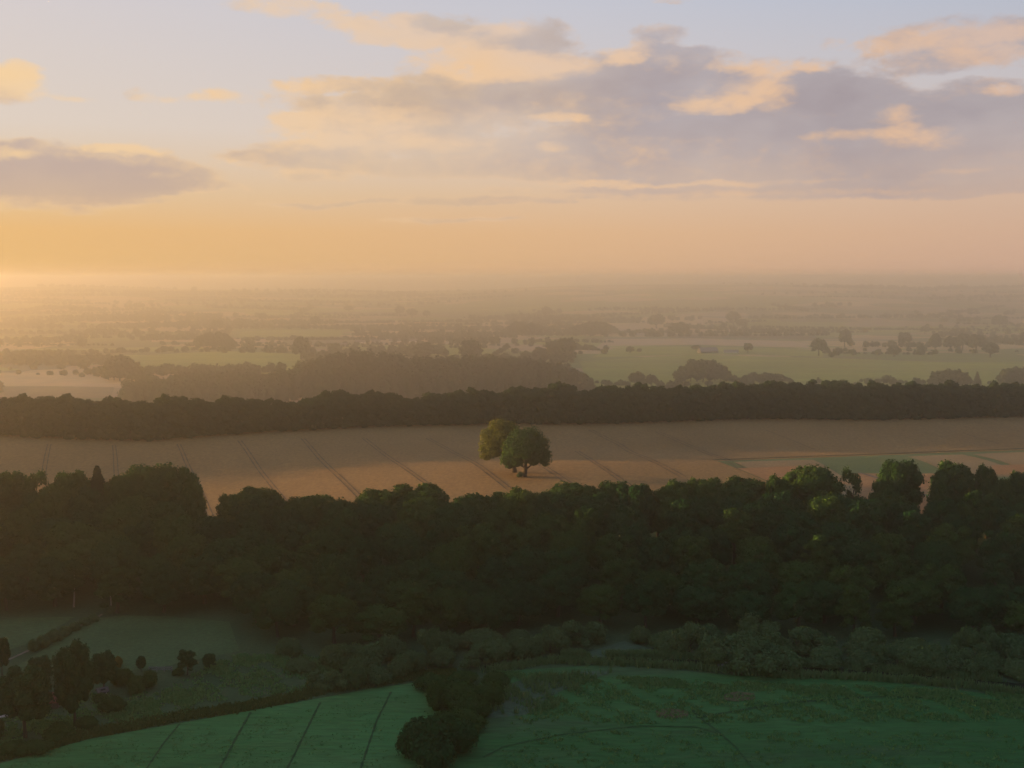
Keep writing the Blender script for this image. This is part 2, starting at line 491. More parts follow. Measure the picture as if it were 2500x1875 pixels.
# ------------------------------------------------------------------ ground sheet
ys = np.concatenate([np.arange(-800, 120, 80), np.arange(120, 720, 4.0), np.arange(720, 1600, 10), np.arange(1600, 3000, 30), np.arange(3000, 13001, 100)])
xp = np.concatenate([np.arange(0, 320, 4.0), np.arange(320, 700, 10), np.arange(700, 1500, 40), np.arange(1500, 7001, 100)])
xs = np.concatenate([-xp[:0:-1], xp])
GX, GY = np.meshgrid(xs, ys)
GZ = hz(GX, GY)
nv = np.stack([GX, GY, GZ], -1).reshape(-1, 3)
ny, nx = GX.shape
idx = np.arange(ny * nx).reshape(ny, nx)
fc = np.stack([idx[:-1, :-1], idx[:-1, 1:], idx[1:, 1:], idx[1:, :-1]], -1).reshape(-1, 4)
link('ground', mesh_from('ground', nv, fc, True), GROUND, kind='structure')


def resample(pts, n):
    pts = np.asarray(pts, float)
    d = np.concatenate([[0], np.cumsum(np.hypot(*(np.diff(pts[:, :2], axis=0).T)))])
    s = np.linspace(0, d[-1], n)
    return np.stack([np.interp(s, d, pts[:, k]) for k in range(2)], -1)


def drape(name, A, B, mat, off, n=60, m=10, kind='structure'):
    """sheet between two polylines given on the ground (x, y), laid just above the ground"""
    A = resample(A, n); B = resample(B, n)
    f = np.linspace(0, 1, m)[:, None, None]
    P = A[None] * (1 - f) + B[None] * f
    z = hz(P[..., 0], P[..., 1]) + off
    v = np.concatenate([P, z[..., None]], -1).reshape(-1, 3)
    ix = np.arange(n * m).reshape(m, n)
    q = np.stack([ix[:-1, :-1], ix[:-1, 1:], ix[1:, 1:], ix[1:, :-1]], -1).reshape(-1, 4)
    a, b_, c = v[q[0, 0]], v[q[0, 1]], v[q[0, 2]]
    if np.cross(b_ - a, c - b_)[2] < 0:
        q = q[:, ::-1]
    return link(name, mesh_from(name, v, q, True), mat, kind=kind)


def gp(pts):
    return [ground_at(*p)[:2] for p in pts]


def field(name, top, bottom, mat, off=0.1, n=80, m=24):
    return drape(name, gp(top), gp(bottom), mat, off, n, m)


def ribbon_geo(pts, w, off, n=80, wob=0.0):
    P = resample(gp(pts), n)
    T = np.gradient(P, axis=0)
    T /= np.linalg.norm(T, axis=1)[:, None] + 1e-9
    N = np.stack([-T[:, 1], T[:, 0]], -1)
    ww = w * (1 + wob * np.sin(np.arange(n) * 0.9) * np.sin(np.arange(n) * 0.37 + 1))
    A = P + N * ww[:, None] / 2; B = P - N * ww[:, None] / 2
    C = np.stack([A, P, B], 0)
    z = hz(C[..., 0], C[..., 1]) + off
    v = np.concatenate([C, z[..., None]], -1).reshape(-1, 3)
    ix = np.arange(3 * n).reshape(3, n)
    q = np.stack([ix[:-1, :-1], ix[:-1, 1:], ix[1:, 1:], ix[1:, :-1]], -1).reshape(-1, 4)
    a, b_, c = v[q[0, 0]], v[q[0, 1]], v[q[0, 2]]
    if np.cross(b_ - a, c - b_)[2] < 0:
        q = q[:, ::-1]
    return v, q


def ribbons(name, lines, mat, off, wob=0.0, kind='structure'):
    V, Q, k = [], [], 0
    for pts, w in lines:
        v, q = ribbon_geo(pts, w, off, wob=wob)
        V.append(v); Q.append(q + k); k += len(v)
    return link(name, mesh_from(name, np.concatenate(V), np.concatenate(Q), True), mat, kind=kind)


# upland wheat field, between the wood on the slope and the long belt
bx = np.linspace(_bx[0], _bx[-1], 140)
drape('wheat_field', np.stack([bx, np.full_like(bx, 312) - 0.02 * bx], -1), np.stack([bx, belt_y(bx) + 6], -1), WHEAT, 0.10, 160, 60)
tl = [
    [(117, 1085), (104, 1140), (98, 1185)], [(125, 1085), (114, 1140), (108, 1185)],
    [(275, 1088), (277, 1118), (279, 1170)], [(282, 1088), (286, 1118), (290, 1170)],
    [(432, 1085), (450, 1128), (480, 1190), (512, 1270), (524, 1300)], [(440, 1085), (459, 1128), (491, 1190), (526, 1270), (540, 1300)],
    [(580, 1076), (617, 1130), (650, 1175), (690, 1226), (725, 1268)], [(589, 1076), (627, 1130), (661, 1175), (703, 1226), (738, 1268)],
    [(735, 1071), (775, 1119), (825, 1168), (874, 1217), (905, 1250)], [(744, 1071), (786, 1119), (838, 1168), (888, 1217), (922, 1250)],
    [(885, 1071), (925, 1103), (990, 1148), (1042, 1186), (1080, 1215)], [(894, 1071), (935, 1103), (1001, 1148), (1055, 1186), (1095, 1215)],
    [(1040, 1071), (1090, 1098), (1135, 1121), (1190, 1158), (1240, 1198)], [(1050, 1071), (1100, 1098), (1147, 1121), (1203, 1158), (1255, 1198)],
    [(1205, 1072), (1300, 1128), (1378, 1178), (1400, 1195)], [(1216, 1072), (1312, 1128), (1393, 1178), (1420, 1195)],
    [(1404, 1102), (1448, 1131), (1500, 1166), (1540, 1195)], [(1414, 1102), (1458, 1131), (1513, 1166), (1556, 1195)],
    [(1436, 1050), (1510, 1088), (1590, 1128), (1660, 1165)], [(1446, 1050), (1522, 1088), (1604, 1128), (1676, 1165)],
    [(1600, 1055), (1700, 1098), (1810, 1150)], [(1611, 1055), (1713, 1098), (1825, 1150)],
    [(1870, 1051), (1935, 1076), (1990, 1098)], [(2350, 1058), (2440, 1085)],
]
ribbons('crop_tracks', [(l, 0.42) for l in tl], TRACK, 0.16, 0.5)
# green margin and small fields to the right
ribbons('grass_margin', [([(1742, 1124), (1900, 1118), (2100, 1111), (2300, 1103), (2500, 1096), (2700, 1088)], 1.7)], MARGIN, 0.22, 0.2)
field('green_crop', [(1750, 1127), (2000, 1118), (2300, 1106), (2600, 1096)], [(1960, 1215), (2150, 1240), (2400, 1260), (2800, 1270)], GREENCROP, 0.14)
field('pale_crop_strip', [(1790, 1129), (1850, 1127), (1985, 1124)], [(1945, 1200), (2040, 1230), (2180, 1260)], BARLEY, 0.20)
field('stubble_strip', [(1800, 1145), (1880, 1142), (1955, 1139)], [(1880, 1178), (1970, 1180), (2080, 1184)], STUBBLE, 0.26)
field('barley_strip', [(2215, 1116), (2280, 1113), (2350, 1111)], [(2330, 1165), (2430, 1165), (2510, 1165)], BARLEY, 0.22)
field('tan_strip', [(2375, 1110), (2440, 1107), (2560, 1103)], [(2500, 1150), (2600, 1150), (2740, 1150)], BARLEY, 0.24)
field('sunlit_stubble', [(2420, 1138), (2480, 1136), (2560, 1134)], [(2430, 1160), (2500, 1163), (2580, 1165)], STUBBLE, 0.30)  # stubble whose orange also holds the low sunlight as colour
field('dry_field_corner', [(2080, 1158), (2200, 1158), (2300, 1158)], [(2100, 1260), (2230, 1260), (2320, 1260)], STUBBLE, 0.30)
ribbons('field_path', [([(2095, 1155), (2160, 1175), (2250, 1208), (2330, 1240)], 1.2)], PATHM, 0.36)

# lowland fields beyond the belt
far_fields = [
    ('green_field', [(1415, 882), (1700, 866), (2000, 874), (2300, 884), (2600, 884)], [(1440, 950), (1750, 955), (2050, 958), (2400, 955), (2700, 955)], FGREEN),
    ('green_field', [(1500, 850), (1650, 846), (1800, 848), (2010, 856)], [(1440, 874), (1700, 866), (1850, 866), (2010, 872)], FGREEN),
    ('tan_field', [(1480, 828), (1700, 826), (1950, 834)], [(1460, 846), (1700, 842), (1980, 850)], FTAN),
    ('tan_field', [(1540, 800), (1750, 798), (2000, 806)], [(1520, 812), (1750, 812), (2020, 818)], FTAN),
    ('brown_field', [(1640, 817), (1800, 816), (1990, 821)], [(1640, 826), (1800, 825), (2000, 832)], FDARK),
    ('green_field', [(2020, 800), (2250, 796), (2500, 802), (2700, 802)], [(2020, 812), (2250, 812), (2500, 814), (2700, 814)], FGREEN),
    ('green_field', [(360, 868), (550, 858), (740, 866)], [(300, 902), (520, 912), (720, 904)], FGREEN),
    ('tan_field', [(-100, 944), (100, 943), (280, 946)], [(-100, 972), (100, 973), (270, 972)], PALETAN),
    ('tan_field', [(620, 970), (700, 962), (830, 958)], [(600, 1000), (700, 1000), (840, 1000)], FTAN),
    ('green_field', [(590, 810), (700, 806), (840, 810)], [(580, 822), (700, 824), (830, 822)], FGREEN),
    ('tan_field', [(370, 829), (560, 827), (690, 830)], [(370, 836), (560, 836), (690, 837)], FTAN),
    ('green_field', [(960, 857), (1060, 854), (1200, 860)], [(950, 868), (1060, 870), (1220, 872)], FGREEN),
    ('ochre_field', [(655, 779), (690, 777), (720, 779)], [(650, 785), (690, 786), (725, 785)], FOCHRE),
    ('ochre_field', [(1000, 788), (1040, 786), (1090, 788)], [(1000, 793), (1040, 794), (1095, 793)], FOCHRE),
    ('tan_field', [(900, 810), (1050, 808), (1180, 812)], [(890, 816), (1050, 817), (1180, 818)], FTAN),
    ('green_field', [(1260, 830), (1330, 828), (1430, 832)], [(1260, 838), (1330, 840), (1430, 842)], FGREEN),
]
for i, (n_, a_, b_, m_) in enumerate(far_fields):
    field(n_, a_, b_, m_, 0.35 + 0.05 * (i % 7), 60, 24)

# valley floor meadows
field('meadow', [(1200, 1640), (1500, 1622), (1800, 1650), (2100, 1660), (2300, 1680), (2600, 1720)], [(900, 1950), (1300, 1990), (1700, 1990), (2100, 1990), (2500, 1990), (2900, 1990)], MEADOW, 0.05, 120, 60)
field('pasture', [(-150, 1900), (0, 1865), (215, 1806), (452, 1764), (723, 1716), (904, 1682), (1060, 1662)], [(-300, 2050), (0, 2050), (250, 2050), (500, 2050), (740, 2050), (900, 2050), (1090, 1900)], PASTURE, 0.07, 120, 60)
field('paddock', [(215, 1512), (300, 1503), (420, 1505), (560, 1518)], [(0, 1655), (200, 1650), (400, 1628), (585, 1590)], PADDOCK, 0.06)
field('paddock', [(-60, 1520), (60, 1508), (185, 1506)], [(-120, 1600), (-20, 1600), (60, 1575)], PADDOCK, 0.06)
ribbons('path', [([(-60, 1640), (20, 1612), (120, 1566), (230, 1512), (250, 1500)], 0.7)], PATHM, 0.12, 0.2)
ditch_px = [(-120, 1885), (0, 1853), (110, 1829), (215, 1798), (340, 1775), (452, 1753), (590, 1734), (723, 1707), (791, 1688), (904, 1672), (1017, 1656), (1100, 1648)]
ribbons('ditch', [(ditch_px, 1.3)], DITCH, 0.10, 0.4)
ribbons('furrows', [([(439, 1768), (400, 1815), (350, 1890)], 0.28), ([(612, 1740), (578, 1800), (530, 1890)], 0.38), ([(782, 1716), (745, 1790), (695, 1890)], 0.34),
                    ([(955, 1690), (920, 1760), (876, 1890)], 0.32),
                    ([(1180, 1850), (1230, 1824), (1360, 1796), (1564, 1773), (1702, 1776), (1763, 1796), (1795, 1824), (1850, 1890)], 0.32),
                    ([(1700, 1752), (1763, 1743), (1925, 1716), (2129, 1702), (2332, 1704), (2495, 1731), (2600, 1760)], 0.7),
                    ([(1763, 1796), (1730, 1770), (1700, 1745), (1690, 1735)], 0.5)], FURROW, 0.12, 0.5)
field('river', [(1180, 1628), (1330, 1606), (1500, 1600), (1700, 1610), (1900, 1628), (2150, 1640), (2350, 1655), (2650, 1690)],
      [(1200, 1640), (1340, 1616), (1500, 1620), (1700, 1630), (1900, 1650), (2150, 1658), (2350, 1675), (2650, 1715)], WATER, 0.09, 120, 6)
field('reed_bank', [(1370, 1602), (1440, 1592), (1523, 1566), (1600, 1588), (1720, 1600)], [(1370, 1607), (1440, 1606), (1523, 1607), (1610, 1610), (1720, 1614)], REEDM, 0.13)
field('reed_bank', [(1890, 1616), (2000, 1622), (2150, 1630), (2300, 1640), (2600, 1668)], [(1890, 1626), (2000, 1632), (2150, 1638), (2300, 1650), (2600, 1682)], REEDM, 0.13)
field('reed_bank', [(1260, 1665), (1320, 1650), (1430, 1640), (1500, 1640)], [(1120, 1745), (1210, 1755), (1290, 1745), (1330, 1700)], REEDM, 0.10)
field('dry_grass_patch', [(1600, 1736), (1640, 1730), (1680, 1738)], [(1605, 1752), (1640, 1756), (1680, 1750)], DRYGRASS, 0.15)
field('dry_grass_patch', [(1770, 1694), (1800, 1690), (1840, 1694)], [(1765, 1710), (1800, 1714), (1845, 1708)], DRYGRASS, 0.15)


# ------------------------------------------------------------------ foliage meshes
def quads(P, Nn, size, r, jit=0.42):
    n = len(P)
    Nn = Nn + r.normal(size=(n, 3)) * jit
    Nn /= np.linalg.norm(Nn, axis=1)[:, None] + 1e-9
    U = np.cross(Nn, r.normal(size=(n, 3)))
    U /= np.linalg.norm(U, axis=1)[:, None] + 1e-9
    Vv = np.cross(Nn, U)
    s = size * (0.6 + 0.8 * r.random((n, 1)))
    c = []
    for a, b in ((-1, -0.6), (0.7, -1), (1, 0.7), (-0.5, 1)):
        k = 0.75 + 0.5 * r.random((n, 1))
        c.append(P + s * 0.5 * (U * a + Vv * b) * k)
    return np.stack(c, 1).reshape(-1, 3), np.arange(4 * n).reshape(n, 4)


def crown_geo(seed, lobes, n, leaf, core=True, fuzz=0.16):
    r = np.random.default_rng(seed)
    L = np.array(lobes, float)
    area = (L[:, 3] ** 2); cnt = np.maximum(8, (n * area / area.sum())).astype(int)
    Ps, Ns = [], []
    for i, (cx, cy_, cz, rad) in enumerate(L):
        d = r.normal(size=(cnt[i], 3)); d /= np.linalg.norm(d, axis=1)[:, None]
        d[:, 2] = np.where(d[:, 2] < -0.35, -d[:, 2], d[:, 2])
        rr = rad * (0.88 + fuzz * r.normal(size=cnt[i]).clip(-1.5, 1.8))
        bump = 1 + 0.10 * np.sin(d[:, 0] * 7 + i) * np.sin(d[:, 1] * 6 + 2 * i) * np.sin(d[:, 2] * 8)
        p = L[i, :3] + d * (rr * bump)[:, None]
        keep = np.ones(len(p), bool)
        for j in range(len(L)):
            if j != i:
                keep &= np.linalg.norm(p - L[j, :3], axis=1) > L[j, 3] * 0.80
        Ps.append(p[keep]); Ns.append(d[keep])
    P = np.concatenate(Ps); Nn = np.concatenate(Ns)
    v, q = quads(P, Nn, leaf, r)
    V, Q = [v], [q]; k = len(v)
    if core:
        for (cx, cy_, cz, rad) in L:
            th = np.linspace(0, 2 * PI, 9)[:-1]; ph = np.linspace(0.05, PI - 0.05, 6)
            g = np.array([[math.sin(b) * math.cos(a), math.sin(b) * math.sin(a), math.cos(b)] for b in ph for a in th])
            vv = g * rad * 0.74 + np.array([cx, cy_, cz])
            ix = np.arange(48).reshape(6, 8)
            qq = np.stack([ix[:-1], ix[1:], np.roll(ix, -1, 1)[1:], np.roll(ix, -1, 1)[:-1]], -1).reshape(-1, 4)
            V.append(vv); Q.append(qq + k); k += 48
    return np.concatenate(V), np.concatenate(Q)


def broad_lobes(seed, Wd, Ht, low=0.2, n=22, flat=0.0):
    r = np.random.default_rng(seed)
    rx = Wd / 2; z0 = Ht * low; zc = (Ht + z0) / 2 - 0.03 * Ht; rz = (Ht - z0) / 2
    out = [(0, 0, zc, rx * 0.62), (0, 0, zc + rz * 0.35, rx * 0.5)]
    gold = PI * (3 - 5 ** .5)
    for i in range(n):
        t = 1 - 1.75 * (i + 0.5) / n
        a = i * gold + r.random() * 0.8
        s = math.sqrt(max(0, 1 - t * t)) ** 0.8
        lr = rx * r.uniform(0.20, 0.42)
        k = r.uniform(0.80, 1.16)
        x = (rx - lr * 0.9) * s * math.cos(a) * k
        y = (rx - lr * 0.9) * s * math.sin(a) * k
        z = zc + (rz - lr * 0.8) * t * k
        out.append((x, y, z, lr))
    return out


def tube(pts, rad, nseg=7):
    pts = np.asarray(pts, float)
    V, Q = [], []
    for i, (p, r_) in enumerate(zip(pts, rad)):
        t_ = pts[min(i + 1, len(pts) - 1)] - pts[max(i - 1, 0)]
        t_ /= np.linalg.norm(t_) + 1e-9
        a = np.cross(t_, (1, 0, 0) if abs(t_[0]) < .8 else (0, 1, 0)); a /= np.linalg.norm(a)
        b = np.cross(t_, a)
        for k in range(nseg):
            th = 2 * PI * k / nseg
            V.append(p + r_ * (math.cos(th) * a + math.sin(th) * b))
    for i in range(len(pts) - 1):
        for k in range(nseg):
            Q.append((i * nseg + k, i * nseg + (k + 1) % nseg, (i + 1) * nseg + (k + 1) % nseg, (i + 1) * nseg + k))
    return np.array(V), np.array(Q)


def join(parts):
    V, Q, k = [], [], 0
    for v, q in parts:
        V.append(v); Q.append(q + k); k += len(v)
    return np.concatenate(V), np.concatenate(Q)


def trunk_geo(seed, Ht, r0, limbs=5, spread=3.0, start=0.22):
    r = np.random.default_rng(seed)
    bend = r.normal(size=2) * 0.25
    main = [(0, 0, -0.6), (0, 0, 0.5), (bend[0], bend[1], Ht * .3), (bend[0] * 2, bend[1] * 1.5, Ht * .6), (bend[0] * 2.5, bend[1], Ht * .85)]
    parts = [tube(main, [r0 * 1.5, r0 * 1.05, r0 * .8, r0 * .45, r0 * .12], 9)]
    for i in range(limbs):
        a = 2 * PI * i / limbs + r.random(); z = Ht * (start + 0.10 * r.random() + 0.06 * i)
        e = np.array([math.cos(a) * spread, math.sin(a) * spread, z + spread * (0.6 + 0.4 * r.random())])
        s_ = np.array([bend[0], bend[1], z])
        parts.append(tube([s_, s_ * .5 + e * .5 + np.array([0, 0, .4]), e], [r0 * .4, r0 * .25, r0 * .07], 6))
    return join(parts)


class Proto:
    def __init__(s, crown, trunk, w, h, cmat, tmat):
        s.cm = mesh_from('crown', *crown); s.cm.materials.append(cmat)
        s.tm = mesh_from('trunk', *trunk, True) if trunk else None
        if s.tm: s.tm.materials.append(tmat)
        s.w, s.h = w, h


def plant(proto, name, x, y, w, h, label, cat, group=None, rot=None, mat=None, leanx=0.0, dz=-0.1):
    root = bpy.data.objects.new(name, None)
    COL.objects.link(root)
    root.empty_display_size = 1
    root.location = (x, y, float(hz(x, y)) + dz)
    root.rotation_euler = (0, leanx, random.uniform(0, 2 * PI) if rot is None else rot)
    root.scale = (w / proto.w, w / proto.w, h / proto.h)
    tag(root, label, cat, group)
    c = bpy.data.objects.new('crown', proto.cm); COL.objects.link(c); c.parent = root
    if mat:
        c.material_slots[0].link = 'OBJECT'; c.material_slots[0].material = mat
    if proto.tm:
        tk = bpy.data.objects.new('trunk', proto.tm); COL.objects.link(tk); tk.parent = root
    return root


BROAD = []
for k in range(7):
    lb = broad_lobes(100 + k, 12, 16, 0.20 if k % 2 else 0.12, 20 + 3 * k)
    BROAD.append(Proto(crown_geo(200 + k, lb, 13000, 0.42), trunk_geo(300 + k, 15, 0.42), 12, 16, M['leaf'], M['bark']))
for k, (w_, h_, lo, n_) in enumerate([(8, 17, .1, 16), (14, 14, .15, 26), (9, 15, .05, 13)]):
    lb = broad_lobes(140 + k, w_, h_, lo, n_)
    BROAD.append(Proto(crown_geo(240 + k, lb, 12000, 0.42, fuzz=.24), trunk_geo(340 + k, h_ - 1, 0.4), w_, h_, M['leaf'], M['bark']))
HEDGY = []
for k in range(6):
    lb = broad_lobes(400 + k, 11, 17, -0.14, 44)
    HEDGY.append(Proto(crown_geo(500 + k, lb, 8000, 0.60), trunk_geo(600 + k, 15, 0.35), 11, 17, M['leaf_belt'], M['bark']))
FAR = []
for k in range(5):
    lb = broad_lobes(700 + k, 12, 13, 0.18, 20)
    FAR.append(Proto(crown_geo(800 + k, lb, 1600, 1.1), trunk_geo(900 + k, 12, 0.5, 3), 12, 13, M['leaf_far'], M['bark']))
FARLOW = []
for k in range(4):
    lb = broad_lobes(750 + k, 13, 12, 0.0, 22)
    FARLOW.append(Proto(crown_geo(850 + k, lb, 1800, 1.0), trunk_geo(950 + k, 10, 0.3, 2), 13, 12, M['leaf_far'], M['bark']))
BUSH = []
for k in range(5):
    r_ = np.random.default_rng(1000 + k)
    lb = [(0, 0, 1.6, 2.3)] + [(math.cos(a) * q * 2.7, math.sin(a) * q * 2.7, 0.9 + 1.9 * (1 - q) + r_.uniform(-.2, .5), r_.uniform(0.9, 1.6))
                               for a, q in zip(r_.uniform(0, 2 * PI, 20), r_.uniform(0.2, 1.0, 20))]
    BUSH.append(Proto(crown_geo(1100 + k, lb, 8500, 0.26), trunk_geo(1200 + k, 3.2, 0.14, 4, 1.2), 8, 4.6, M['willow'], M['bark']))

for k in range(3):
    r_ = np.random.default_rng(1050 + k)
    lb = [(r_.normal() * 2.0, r_.normal() * 1.6, r_.uniform(.5, 3.6), r_.uniform(0.6, 1.5)) for _ in range(20)]
    BUSH.append(Proto(crown_geo(1150 + k, lb, 8000, 0.26, fuzz=.28), trunk_geo(1250 + k, 3.2, 0.14, 5, 1.6), 8, 4.6, M['willow'], M['bark']))


def conifer_geo(seed, Ht=12, R=2.6, n=5000):
    r = np.random.default_rng(seed)
    t_ = r.random(n) ** 0.8
    layer = t_
    z = Ht * (0.06 + 0.94 * t_)
    rad = R * (1 - layer) ** 0.85 * (0.35 + 0.65 * r.random(n) ** 0.4) * (0.92 + .16 * np.sin(layer * 46 + 1))
    a = r.random(n) * 2 * PI
    a2 = np.round(a / (2 * PI) * 9) / 9 * 2 * PI
    a = a * .35 + a2 * .65 + layer * 9
    P = np.stack([rad * np.cos(a), rad * np.sin(a), z - rad * 0.22], -1)
    Nn = np.stack([np.cos(a) * .4, np.sin(a) * .4, np.ones(n)], -1)
    v, q = quads(P, Nn, 0.34, r, 0.4)
    return v, q


CONIFER = Proto(conifer_geo(5), tube([(0, 0, -.4), (0, 0, 5), (0, 0, 11.7)], [.25, .16, .03], 8), 5.2, 12, M['conifer'], M['bark'])
# a loose, half-bare tree
r_ = np.random.default_rng(77)
lb = [(r_.uniform(-2.6, 2.6), r_.uniform(-2.6, 2.6), r_.uniform(4, 9.5), r_.uniform(.7, 1.4)) for _ in range(16)]
AIRY = Proto(crown_geo(78, lb, 2600, 0.34, core=False, fuzz=.3), trunk_geo(79, 9.5, 0.25, 9, 2.6), 7.5, 10.5, M['leaf_rim'], M['bark'])
# pale-stemmed birch
lb = [(r_.uniform(-1.6, 1.6), r_.uniform(-1.6, 1.6), r_.uniform(5.5, 11), r_.uniform(.8, 1.5)) for _ in range(16)]
BIRCH = Proto(crown_geo(80, lb, 4200, 0.3, core=False, fuzz=.3), trunk_geo(81, 11, 0.2, 5, 1.8, .35), 6, 12.5, M['leaf_rim'], M['birch'])

# ------------------------------------------------------------------ the pair of field oaks
def oak_pair():
    gx1, gy1, _ = ground_at(1273, 1164)
    # front tree: dark, wide, trunk seen below the crown
    lbs = [(0.2, 0, 9.0, 4.2), (-3.6, 0, 7.2, 3.0), (3.4, 0.4, 7.6, 3.2), (5.4, 0, 5.6, 2.2), (-5.2, 0, 5.0, 2.1), (1.8, 0, 12.3, 3.2), (-1.6, 0.3, 12.0, 2.9),
           (4.1, -.2, 10.4, 2.7), (-4.0, 0, 9.8, 2.4), (2.5, -1.5, 5.6, 2.4), (-2.4, -1.4, 5.2, 2.4), (6.3, 0, 7.2, 1.4), (5.9, 0.3, 4.2, 1.3), (-4.6, -.4, 3.6, 1.3), (0.3, -3.2, 8.2, 3.0), (0, 3.0, 8.5, 3.2), (3.0, 2.8, 10, 2.4), (-2.8, -2.8, 8.6, 2.3), (3.3, -2.8, 9, 2.2), (0.6, -2.2, 12, 2.0)]
    tr = join([tube([(0, 0, -.5), (-.1, 0, .7), (.15, 0, 2.2), (0.3, 0, 5.0), (.4, 0, 9)], [1.0, .62, .55, .4, .15], 12),
               tube([(.15, 0, 2.4), (2.0, 0, 4.0), (4.5, 0, 5.6)], [.34, .22, .08]), tube([(.1, 0, 2.6), (-1.6, .3, 4.4), (-3.8, .2, 6.2)], [.34, .22, .08]),
               tube([(.2, 0, 3.2), (.6, -1.4, 5), (.8, -2.8, 7)], [.28, .18, .06])])
    p = Proto(crown_geo(21, lbs, 26000, 0.36, fuzz=.24), tr, 15.0, 15.3, M['leaf_oak_lit'], M['bark'])
    s = CAM_Z / (1164 - HORIZ)
    o = plant(p, 'oak_tree', gx1 + 1.2, gy1, 118 * s, 112 * s, 'dark round crowned oak alone in the wheat field, trunk visible, overlapping a yellower oak', 'tree', 'pair of field oaks', rot=0, mat=M['leaf_rim'])
    # a low thicket round the foot of the trunk
    bu = plant(BUSH[1], 'trunk_thicket', gx1 - .3, gy1 - .8, 2.9, 2.2, 'small dark thicket at the foot of the field oak trunk', 'bush')
    y2 = gy1 + 9.0
    x2, w2, h2 = place_top(1256, 1029, 100, y2)
    lbs = [(0, 0, 10, 3.8), (-3.2, 0, 11.0, 2.3), (-3.8, 0, 7.6, 2.2), (-.8, 0, 14.4, 2.3), (1.8, 0, 13.6, 2.2), (3.0, 0.3, 11, 2.6), (-4.0, -.3, 5.2, 1.7), (-1.6, -1.4, 7, 2.4), (-1.5, 1.6, 12.2, 2.2), (2, 1.6, 8, 3), (0.2, -2, 11.4, 2.1), (-2.2, -1.6, 9.4, 1.9), (-4.2, .2, 12.4, 1.3), (1.0, 0, 15.0, 1.4)]
    lbs = [(a - 3.3, b, c, d) for a, b, c, d in lbs]
    tr = join([tube([(0, 0, -.5), (0, 0, 1), (-1.2, 0, 5), (-2.7, 0, 10)], [.9, .6, .45, .15], 10), tube([(-.1, 0, 3), (-2, 0, 5.5), (-3.4, 0, 8)], [.3, .2, .07])])
    p2 = Proto(crown_geo(22, lbs, 20000, 0.36, fuzz=.27), tr, 10.8, 16.3, M['leaf_oak_lit'], M['bark'])
    plant(p2, 'oak_tree', x2, y2, w2, h2, 'yellow green sunlit oak alone in the wheat field, behind and left of a darker oak', 'tree', 'pair of field oaks', rot=0)



def place_top(px, top, wpx, D):
    """world x, base width and height of a plant at distance D whose top shows at row top"""
    d = pix_dir(px, top); d = d / d[1]
    x = d[0] * D
    ztop = CAM_Z + d[2] * D
    return x, wpx * D / FPX, ztop - float(hz(x, D))


oak_pair()

